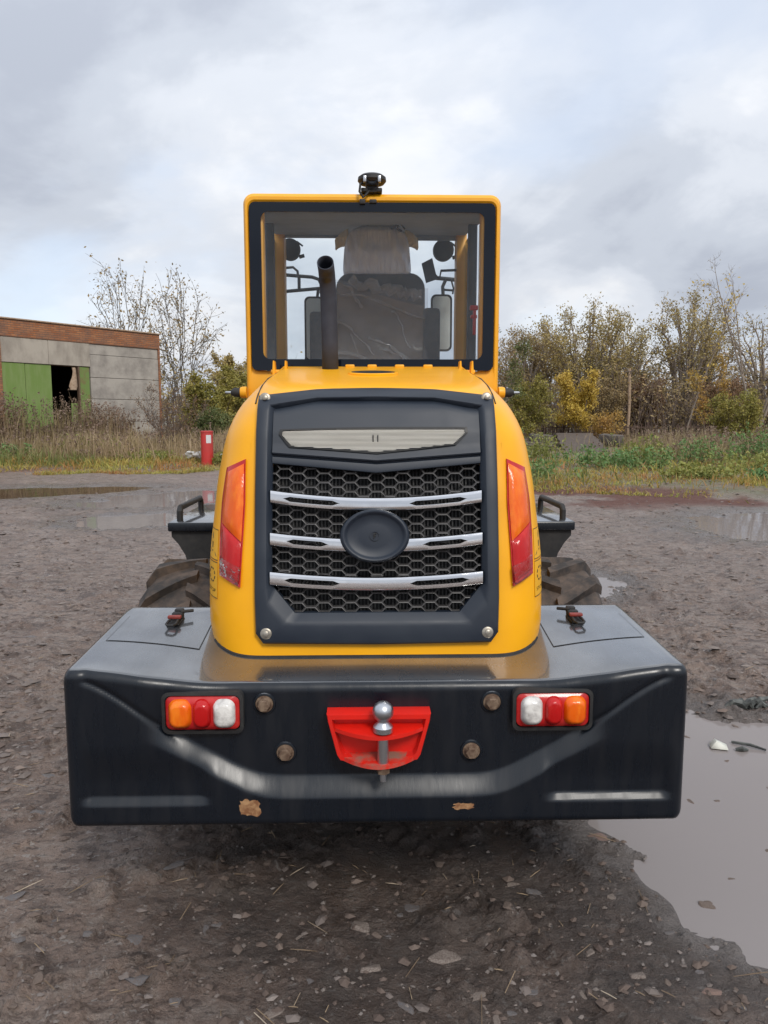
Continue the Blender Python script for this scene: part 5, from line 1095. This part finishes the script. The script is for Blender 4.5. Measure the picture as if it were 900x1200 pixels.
tree('rusty_shrub', 'bush', 'rusty brown shrub behind the utility pole', (16.6, 49), 42, 4.2, 'barkd', 'lf_dry', 0.065, stems=7, spread=.8, limbs=6, subs=6, twigs=5, first=.1, up=.6, leaf_n=4, trunk=.05, crown_w=.7)
tree('green_shrub', 'bush', 'yellow green shrub under the bare tree at the right', (16.9, 37), 43, 2.9, 'bark', 'lf_yg', 0.055, stems=7, spread=1., limbs=6, subs=6, twigs=4, first=.1, up=.5, leaf_n=4, trunk=.04, crown_w=.85)
tree('green_shrub', 'bush', 'yellow green shrub just right of the hood below the brown crown', (7.9, 42), 44, 4.0, 'bark', 'lf_yg', 0.055, stems=6, spread=.8, limbs=7, subs=6, twigs=5, first=.15, up=.6, leaf_n=4, trunk=.05, crown_w=.7)
tree('rusty_shrub', 'bush', 'brown twiggy shrub under the tall many stemmed willow', (19.6, 45), 45, 4.0, 'barkd', 'lf_dry', 0.055, stems=7, spread=.9, limbs=6, subs=6, twigs=6, first=.1, up=.6, leaf_n=3, trunk=.04, crown_w=.75)
tree('rusty_shrub', 'bush', 'grey brown twiggy shrub right of the yellow tree', (13.4, 47), 46, 4.2, 'barkd', 'lf_brown', 0.055, stems=7, spread=.9, limbs=6, subs=6, twigs=6, first=.1, up=.7, leaf_n=3, trunk=.04, crown_w=.7)
tree('orange_shrub', 'bush', 'low orange yellow shrub at the fence in front of the yellow tree', (12.2, 42.5), 47, 1.7, 'bark', 'lf_orange', 0.050, stems=6, spread=1.3, limbs=5, subs=4, twigs=4, first=.1, up=.3, leaf_n=4, trunk=.03, crown_w=1.1)
# undergrowth of the wood: twiggy mass
def brush(n, seed, xr, yr, hr, wood, leaf, nleaf, ls, nm, label):
    q = np.random.RandomState(seed); x = q.uniform(*xr, n); y = q.uniform(*yr, n); h = q.uniform(*hr, n)*(.6+.8*(fbm(x, y, .22, 3, seed)+.5)); z0, _, _ = ground_h(x, y)
    A = np.stack([x, y, z0-.05], -1); segs = []; tips = []
    ln = q.randn(n, 2)*.22
    for i in range(n):
        p = A[i]; m1 = p+np.array([ln[i, 0]*h[i]*.4, ln[i, 1]*h[i]*.4, h[i]*.5]); e = p+np.array([ln[i, 0]*h[i]*1.2, ln[i, 1]*h[i]*1.2, h[i]])
        segs += [(p, m1, .03, .02), (m1, e, .02, .008)]
        for k in range(5):
            t = q.rand(); b0 = m1+(e-m1)*t if k > 1 else p+(m1-p)*(.4+.6*t); b1 = b0+np.array([q.randn()*.35, q.randn()*.35, .25+q.rand()*.5])*(.35+h[i]*.13); segs.append((b0, b1, .012, .006)); tips += [b1, (b0+b1)/2]
        tips.append(e)
    V, Fz = tubes(segs, 3); root = tag(link(nm, npmesh(nm, V, Fz, M[wood], True)), label, 'undergrowth', kind='stuff')
    T = np.array(tips); C = T[q.randint(0, len(T), nleaf)]+q.randn(nleaf, 3)*.25; C[:, 2] = np.maximum(C[:, 2], .1)
    V, Fz = leafcards(C, ls, q); tag(link('leaves', npmesh('leaves', V, Fz, M[leaf]), root), kind='stuff')
brush(1100, 61, (5.5, 33), (46, 56), (2.2, 4.2), 'barkd', 'lf_brown', 15000, .10, 'undergrowth', 'tangle of grey brown undergrowth below the willows')
brush(700, 62, (-9.5, 6), (56, 64), (2.5, 4.5), 'barkd', 'lf_olive', 8000, .13, 'undergrowth', 'far olive undergrowth behind the loader')
brush(500, 63, (-34, -8), (60, 72), (2.5, 5.0), 'barkd', 'lf_olive', 6000, .15, 'undergrowth', 'far olive undergrowth behind the garage')
brush(900, 64, (3, 60), (62, 80), (3, 6.0), 'barkd', 'lf_brown', 12000, .16, 'undergrowth', 'far dark undergrowth at the back of the wood')
# ------------------------------------------------------------------ grasses and weeds
def blades(nm, label, cat, n, seed, fn, hr, wr, cols, lean=.3, heads=0, headmat=None, seg=2):
    q = np.random.RandomState(seed); x, y, hm = fn(q, n); n = len(x); z, _, _ = ground_h(x, y); h = (hr[0]+(hr[1]-hr[0])*q.rand(n)**1.6)*hm; w_ = wr*(.6+.8*q.rand(n)); a = q.rand(n)*6.283; ld = q.rand(n)*6.283; le = lean*np.abs(q.randn(n))
    p0 = np.stack([x, y, z-.03], -1); d = np.stack([np.cos(ld)*le, np.sin(ld)*le, np.ones(n)], -1)*h[:, None]; sd_ = np.stack([np.cos(a), np.sin(a), 0*a], -1)*w_[:, None]
    bend = np.stack([np.cos(ld)*le, np.sin(ld)*le, -.25*le], -1)*h[:, None]*.6
    m1 = p0+d*.55; e = p0+d+bend
    V = np.stack([p0-sd_, p0+sd_, m1+sd_*.8, m1-sd_*.8, e], 1).reshape(-1, 3); b = 5*np.arange(n)[:, None]
    T = np.concatenate([b+np.array([[0, 1, 2]]), b+np.array([[0, 2, 3]]), b+np.array([[3, 2, 4]])], 1).reshape(-1, 3)
    o = tag(link(nm, npmesh(nm, V, T, cols)), label, cat, kind='stuff')
    if heads:
        k = q.rand(n) < heads; E = e[k]; m_ = 7; C = np.repeat(E, m_, 0)-np.repeat(bend[k]+d[k]*.4, m_, 0)*(q.rand(len(E)*m_)*.45)[:, None]+q.randn(len(E)*m_, 3)*.035
        V, Fz = leafcards(C, .045, q); tag(link('seed_heads', npmesh('seed_heads', V, Fz, headmat), o), kind='stuff')
    return o
M['g_dry'] = leafmat('dry_grass', (.38,.275,.165), (.29,.225,.11), (.46,.35,.23), .4)
M['g_tan'] = leafmat('tan_grass', (.33,.245,.145), (.27,.225,.105), (.46,.36,.22), .35)
M['g_green'] = leafmat('green_grass', (.14,.185,.05), (.20,.20,.06), (.28,.24,.10), .3)
M['g_low'] = leafmat('low_autumn_grass', (.38,.34,.075), (.40,.19,.07), (.25,.28,.065), .35)
M['g_head'] = leafmat('seed_heads', (.24,.165,.12), (.18,.12,.095), (.30,.22,.16), .4)
M['nettle'] = leafmat('nettle_leaves', (.12,.23,.075), (.18,.27,.085), (.28,.32,.12), .25)
M['weed_y'] = leafmat('yellowing_weeds', (.28,.29,.07), (.19,.22,.055), (.38,.34,.11), .3)
def band(x0, x1, y0, y1, dens=.5, sc=.5, seed=70, hs=1.0):
    def f(q, n):
        x = q.uniform(x0, x1, n); y = q.uniform(y0, y1, n); d = fbm(x, y, sc, 3, seed)+.5; y = y
        ok = (q.rand(n) < np.clip((d-dens*.6)*3, 0, 1)) & (y > edge_y(x)-.2+fbm(x, y, .7, 2, 77)*2.2+fbm(x, y, .28, 2, 78)*4.5); ok &= ~((np.abs(x-9.2+(y-35.5)*-.16) < 2.6) & (y > 27) & (y < 45) & (q.rand(n) < .93)); ok &= ~((np.abs(x+5.62) < .42) & (y > 22.5) & (y < 25.1)); x, y, d = x[ok], y[ok], d[ok]
        return x, y, (.55+.75*np.clip(d, 0, 1))*hs
    return f
blades('low_grass', 'low yellow and rust coloured grass along the left edge of the mud', 'grass', 16000, 71, band(-22, -2.5, 23.2, 28, .45, .7), (.06, .34), .016, M['g_low'], .6)
blades('dry_grass', 'tall dry brown grass in front of the brick garage', 'grass', 21000, 72, band(-22, -5, 25.4, 34, .52, .42, 73), (.45, 1.35), .013, M['g_dry'], .22, .10, M['g_head'])
blades('green_grass', 'green grass growing between the dry stalks on the left', 'grass', 16000, 74, band(-22, -4, 24.2, 33, .80, .30, 75), (.2, .62), .016, M['g_green'], .45)
def reeds(q, n):
    x = q.uniform(-17, -10.5, n); t = q.rand(n); y = np.interp(x, [-17, -15, -12, -10.5], [25.5, 27.6, 31.5, 33.5])+t*1.8-.6; d = fbm(x, y, .9, 2, 79)+.5
    ok = q.rand(n) < np.clip((d-.22)*2.6, 0, 1); return x[ok], y[ok], .6+.8*d[ok]*np.interp(x[ok], [-17, -12.5, -11.8, -10.5], [1.0, 1.05, .62, .6])
blades('short_grass', 'short yellowing grass creeping over the edge of the mud', 'grass', 60000, 91, lambda q, n: (lambda x, y: (lambda ok: (x[ok], y[ok], .5+np.clip(fbm(x[ok], y[ok], .8, 3, 93)+.4, 0, 1.2)))((q.rand(n) < np.clip((fbm(x, y, .55, 4, 92)+.12)*4.5, 0, 1)) & ~((x > -3) & (x < 1.6))))(*(lambda x, u: (x, edge_y(x)-np.where(x > 1.5, .5, 1.6)+u*u*8+fbm(x, x*0, .3, 3, 95)*3.2))(q.uniform(-18, 17, n), q.rand(n))), (.04, .20), .011, M['g_low'], .7)
blades('green_grass', 'tall greenish weeds between the dry stalks before the garage', 'weeds', 5000, 97, band(-22, -9, 25.5, 31, .85, .35, 98), (.4, 1.2), .016, M['g_green'], .3)
blades('tall_weeds', 'tall brown weeds with feathery heads in front of the green gates', 'weeds', 4600, 76, reeds, (.9, 2.35), .013, M['g_dry'], .10, .75, M['g_head'])
blades('grass', 'short mixed grass on the right bank', 'grass', 24000, 78, band(2, 34, 16.5, 30, .35, .5, 81), (.06, .36), .015, M['g_low'], .6)
blades('green_grass', 'green grass patches on the right bank', 'grass', 20000, 80, band(2, 32, 15.5, 36, .62, .27, 83), (.15, .62), .016, M['g_green'], .5)
blades('dry_grass', 'tall pale dry grass on the right bank before the wood', 'grass', 17000, 82, band(9.0, 34, 25, 42, .40, .33, 85), (.3, 1.15), .012, M['g_tan'], .3, .25, M['g_head'])
blades('dry_grass', 'dry grass along the fence below the wood', 'grass', 9000, 84, band(3, 34, 38, 47, .35, .33, 87), (.2, .7), .016, M['g_dry'], .3)
blades('dry_grass', 'dry grass far behind the loader and garage', 'grass', 9000, 86, band(-24, 4, 32, 56, .3, .3, 89), (.4, 1.2), .02, M['g_dry'], .3)
# leafy weeds, one thing each where they stand out as clumps
def weed_clump(loc, w_, h, mm, label, seed, n=900, ls=.052):
    h *= 1.25
    q = np.random.RandomState(seed); t = empty('leafy_weeds', (loc[0], loc[1], gz(*loc)-.02)); tag(t, label, 'weeds', 'leafy green weeds on the bank')
    ns = 46; sx = q.randn(ns)*w_*.42; sy = q.randn(ns)*w_*.34; sh = h*(.45+.6*q.rand(ns)); segs = []; C = []
    for i in range(ns):
        a = np.array([sx[i], sy[i], 0]); e = a+np.array([q.randn()*.12, q.randn()*.12, sh[i]]); segs.append((a, e, .008, .004))
        k = n//ns; tt = .2+.8*q.rand(k); C.append(a+(e-a)*tt[:, None]+q.randn(k, 3)*np.array([.07, .07, .02])*(1.3-tt)[:, None]*1.6)
    V, Fz = tubes(segs, 3); link('stems', npmesh('stems', V, Fz, M['g_green']), t)
    V, Fz = leafcards(np.concatenate(C), ls, q, .2); link('leaves', npmesh('leaves', V, Fz, M[mm]), t)
for k, (px_, py_, w_, h, mm, lb_) in enumerate([
    (3.55, 19.6, .9, .45, 'nettle', 'low green weed clump just right of the hood'), (5.2, 26.5, 1.1, .8, 'weed_y', 'olive weed clump left of the plank walkway'), (6.6, 23.5, 1.2, .55, 'nettle', 'bright green weeds in front of the plank walkway'),
    (7.6, 22.6, 1.1, .55, 'nettle', 'bright green weeds at the foot of the utility pole'), (8.6, 25.5, 1.0, .8, 'weed_y', 'yellowing weeds right of the bright green ones'), (10.3, 25, 1.4, .85, 'nettle', 'dark green nettle patch in the middle of the right bank'),
    (12.4, 25.5, 1.2, 1.1, 'nettle', 'tallest green weed clump near the right edge'), (10.6, 21.6, 1.2, .5, 'weed_y', 'pale yellow green weeds low on the right bank'), (8.0, 19.4, 1.0, .35, 'weed_y', 'low yellow green weeds by the red soil'),
    (9.6, 18.6, .9, .3, 'nettle', 'small green weeds at the edge of the wet mud on the right'), (13.5, 24.2, 1.2, .9, 'nettle', 'green weeds at the right edge of the photo'), (4.9, 34, 1.1, .9, 'nettle', 'green weeds beside the kerb of the plank walkway'),
    (-10.6, 27.6, 1.3, .75, 'weed_y', 'pale green weed clump in the dry grass on the left'), (-5.1, 24.9, .55, .35, 'weed_y', 'small pale green weed at the mud edge near the red cylinder'), (-8.2, 26.4, 1.3, .35, 'weed_y', 'low pale weeds in the middle of the left verge'), (-12.9, 26.2, 1.0, .55, 'nettle', 'green weeds at the left edge of the verge')]):
    weed_clump((px_, py_), w_, h, mm, lb_, 300+k)
# ------------------------------------------------------------------ fence, pole, walkway, cylinder
M['wood'] = mat('grey_old_wood', (.12,.092,.074), .95, col2=(.06,.046,.038), vs=5, col3=(.18,.145,.12), rpi=.4, stretch=(1, 6, 1))
M['oldconc'] = mat('old_dark_concrete', (.13,.11,.095), .95, col2=(.06,.05,.043), vs=4, vd=7, bump=.8, bs=9, bd=.05)
M['fence'] = mat('rusty_brown_fence', (.075,.045,.036), .9, col2=(.10,.065,.05), vs=3)
FA = empty('picket_fence', (5.6, 45.0, gz(5.6, 45))); tag(FA, 'low rusty brown picket fence along the foot of the wood', 'fence')
pk = MB()
for i in range(118):
    x = i*.235; 
    if 10.0 < x < 11.4: continue
    pk.box(x-.03, x+.03, -.012, .012, .05, 1.02+rnd.uniform(-.05, .05))
tag(pk.build('pickets', M['fence'], FA, smooth=False), kind='stuff')
for z in (.35, .85): MB().box(-.1, 10.0, .014, .05, z-.035, z+.035).box(11.4, 27.8, .014, .05, z-.035, z+.035).build('rail', M['fence'], FA, smooth=False)
for i in range(12): MB().bbox(i*2.45-.06, i*2.45+.06, .052, .17, -.1, 1.15, .01, 1).build('post', M['fence'], FA)
UP = empty('utility_pole', (14.55, 46.1, gz(14.55, 46.1)-.1)); tag(UP, 'short weathered wooden pole standing by the fence before the wood', 'pole')
MB().tube([(0, 0, 0), (.03, 0, 2.2), (-.02, 0, 4.4)], [.105, .09, .075], 10).build('pole_shaft', M['rag'], UP)
MB().tube([(-.28, 0, 4.18), (.02, -.07, 4.20), (.22, -.02, 4.30)], .035, 6).tube([(-.05, -.06, 4.0), (.16, -.1, 4.33)], .03, 6).build('pole_arm', M['wood'], UP)
WK = empty('plank_walkway', (9.35, 36.5, gz(9.4, 35.5)+.12)); tag(WK, 'sloping walkway of old grey planks leading up to the fence', 'walkway'); WK.rotation_euler = (R(4.2), 0, R(-10))
for i in range(23):
    MB().bbox(-.95+rnd.uniform(-.06, .06), .95+rnd.uniform(-.06, .06), -5.2+i*.46, -5.2+i*.46+.42, .06+rnd.uniform(-.012, .012), .115, .012, 1).build('plank', M['wood'], WK)
for x in (-.8, .8): MB().box(x-.06, x+.06, -5.3, 5.4, -.08, .055).build('bearer', M['wood'], WK, smooth=False)
for x, y, l, rz, lb_ in ((7.75, 38.2, .95, .35, 'grey concrete block left of the plank walkway'), (11.3, 38.4, .95, -.75, 'grey concrete block right of the plank walkway')):
    o = MB().bbox(-l*.6, l*.6, -.28, .28, -.05, .5, .07, 2).build('concrete_block', M['oldconc']); o.location = (x, y, gz(x, y)+.10); o.rotation_euler = (.08, .06, rz); tag(o, lb_, 'concrete block', 'concrete blocks by the walkway')
o = MB().bbox(-.09, .09, -3.4, 3.4, 0, .22, .02, 1).build('kerb_board', M['wood']); o.location = (6.55, 36.5, gz(6.55, 36.5)+.02); o.rotation_euler = (R(2), 0, R(-13)); tag(o, 'long grey board edging the bank left of the plank walkway', 'board')
q3 = random.Random(12)
for k in range(9):
    x, y = 7.35+q3.uniform(-.5, .5), 34.2+k*.5
    o = MB().bbox(-.5, .5, -.13, .13, 0, .06, .01, 1).build('loose_plank', M['wood']); o.location = (x, y, gz(x, y)+.05+.02*k); o.rotation_euler = (.1, q3.uniform(-.1, .1), q3.uniform(-.5, .5)); tag(o, f"weathered grey plank between kerb board and walkway, {['nearest the yard', 'second from the yard', 'third from the yard', 'fourth from the yard', 'in the middle of the row', 'sixth from the yard', 'seventh from the yard', 'last but one before the fence', 'nearest the fence'][k]}", 'plank', 'loose planks left of the walkway')
CY = empty('red_cylinder', (-5.72, 24.9, gz(-5.72, 24.9)-.10)); tag(CY, 'red upright cylinder with a white label standing in the grass left of the loader', 'cylinder')
M['redc'] = mat('red_cylinder_paint', (.50,.035,.03), .4, col2=(.42,.04,.035), vs=3)
MB().lathe([(.18, 0), (.195, .02), (.195, 1.10), (.19, 1.13), (.205, 1.135), (.205, 1.18), (.19, 1.19), (.02, 1.195)], (0, 0, 0), (0, 0, 1), 28).build('cylinder_shell', M['redc'], CY)
g = [[(.198*math.sin(a), -.198*math.cos(a), z) for a in np.linspace(.1, .95, 7)] for z in (.80, 1.06)]
MB().rings(g, closed=False).build('white_label', mat('white_label', (.62,.62,.62), .5), CY)
MB().lathe([(.2, .0), (.207, .01), (.207, .05), (.2, .06)], (0, 0, .03), (0, 0, 1), 28).build('base_ring', M['dark'], CY)
q4 = random.Random(9); lm = mat('pale_litter', (.50,.49,.47), .7)
for k, (x, y, lb_) in enumerate(((-6.55, 26.0, 'crumpled pale litter left of the red cylinder'), (-6.2, 25.6, 'smaller pale scrap touching the red cylinder on its left'), (-5.35, 25.6, 'pale scrap right of the red cylinder'))):
    m = MB(); bm = bmesh.new(); bmesh.ops.create_icosphere(bm, subdivisions=2, radius=.24-.05*k)
    for v in bm.verts: v.co *= q4.uniform(.6, 1.2); v.co.z = v.co.z*.7+.12
    me = bpy.data.meshes.new('litter'); bm.to_mesh(me); bm.free(); me.materials.append(lm); o = link('litter', me); o.location = (x, y, gz(x, y)+.15); o.scale = (1, .8, .9); tag(o, lb_, 'litter')
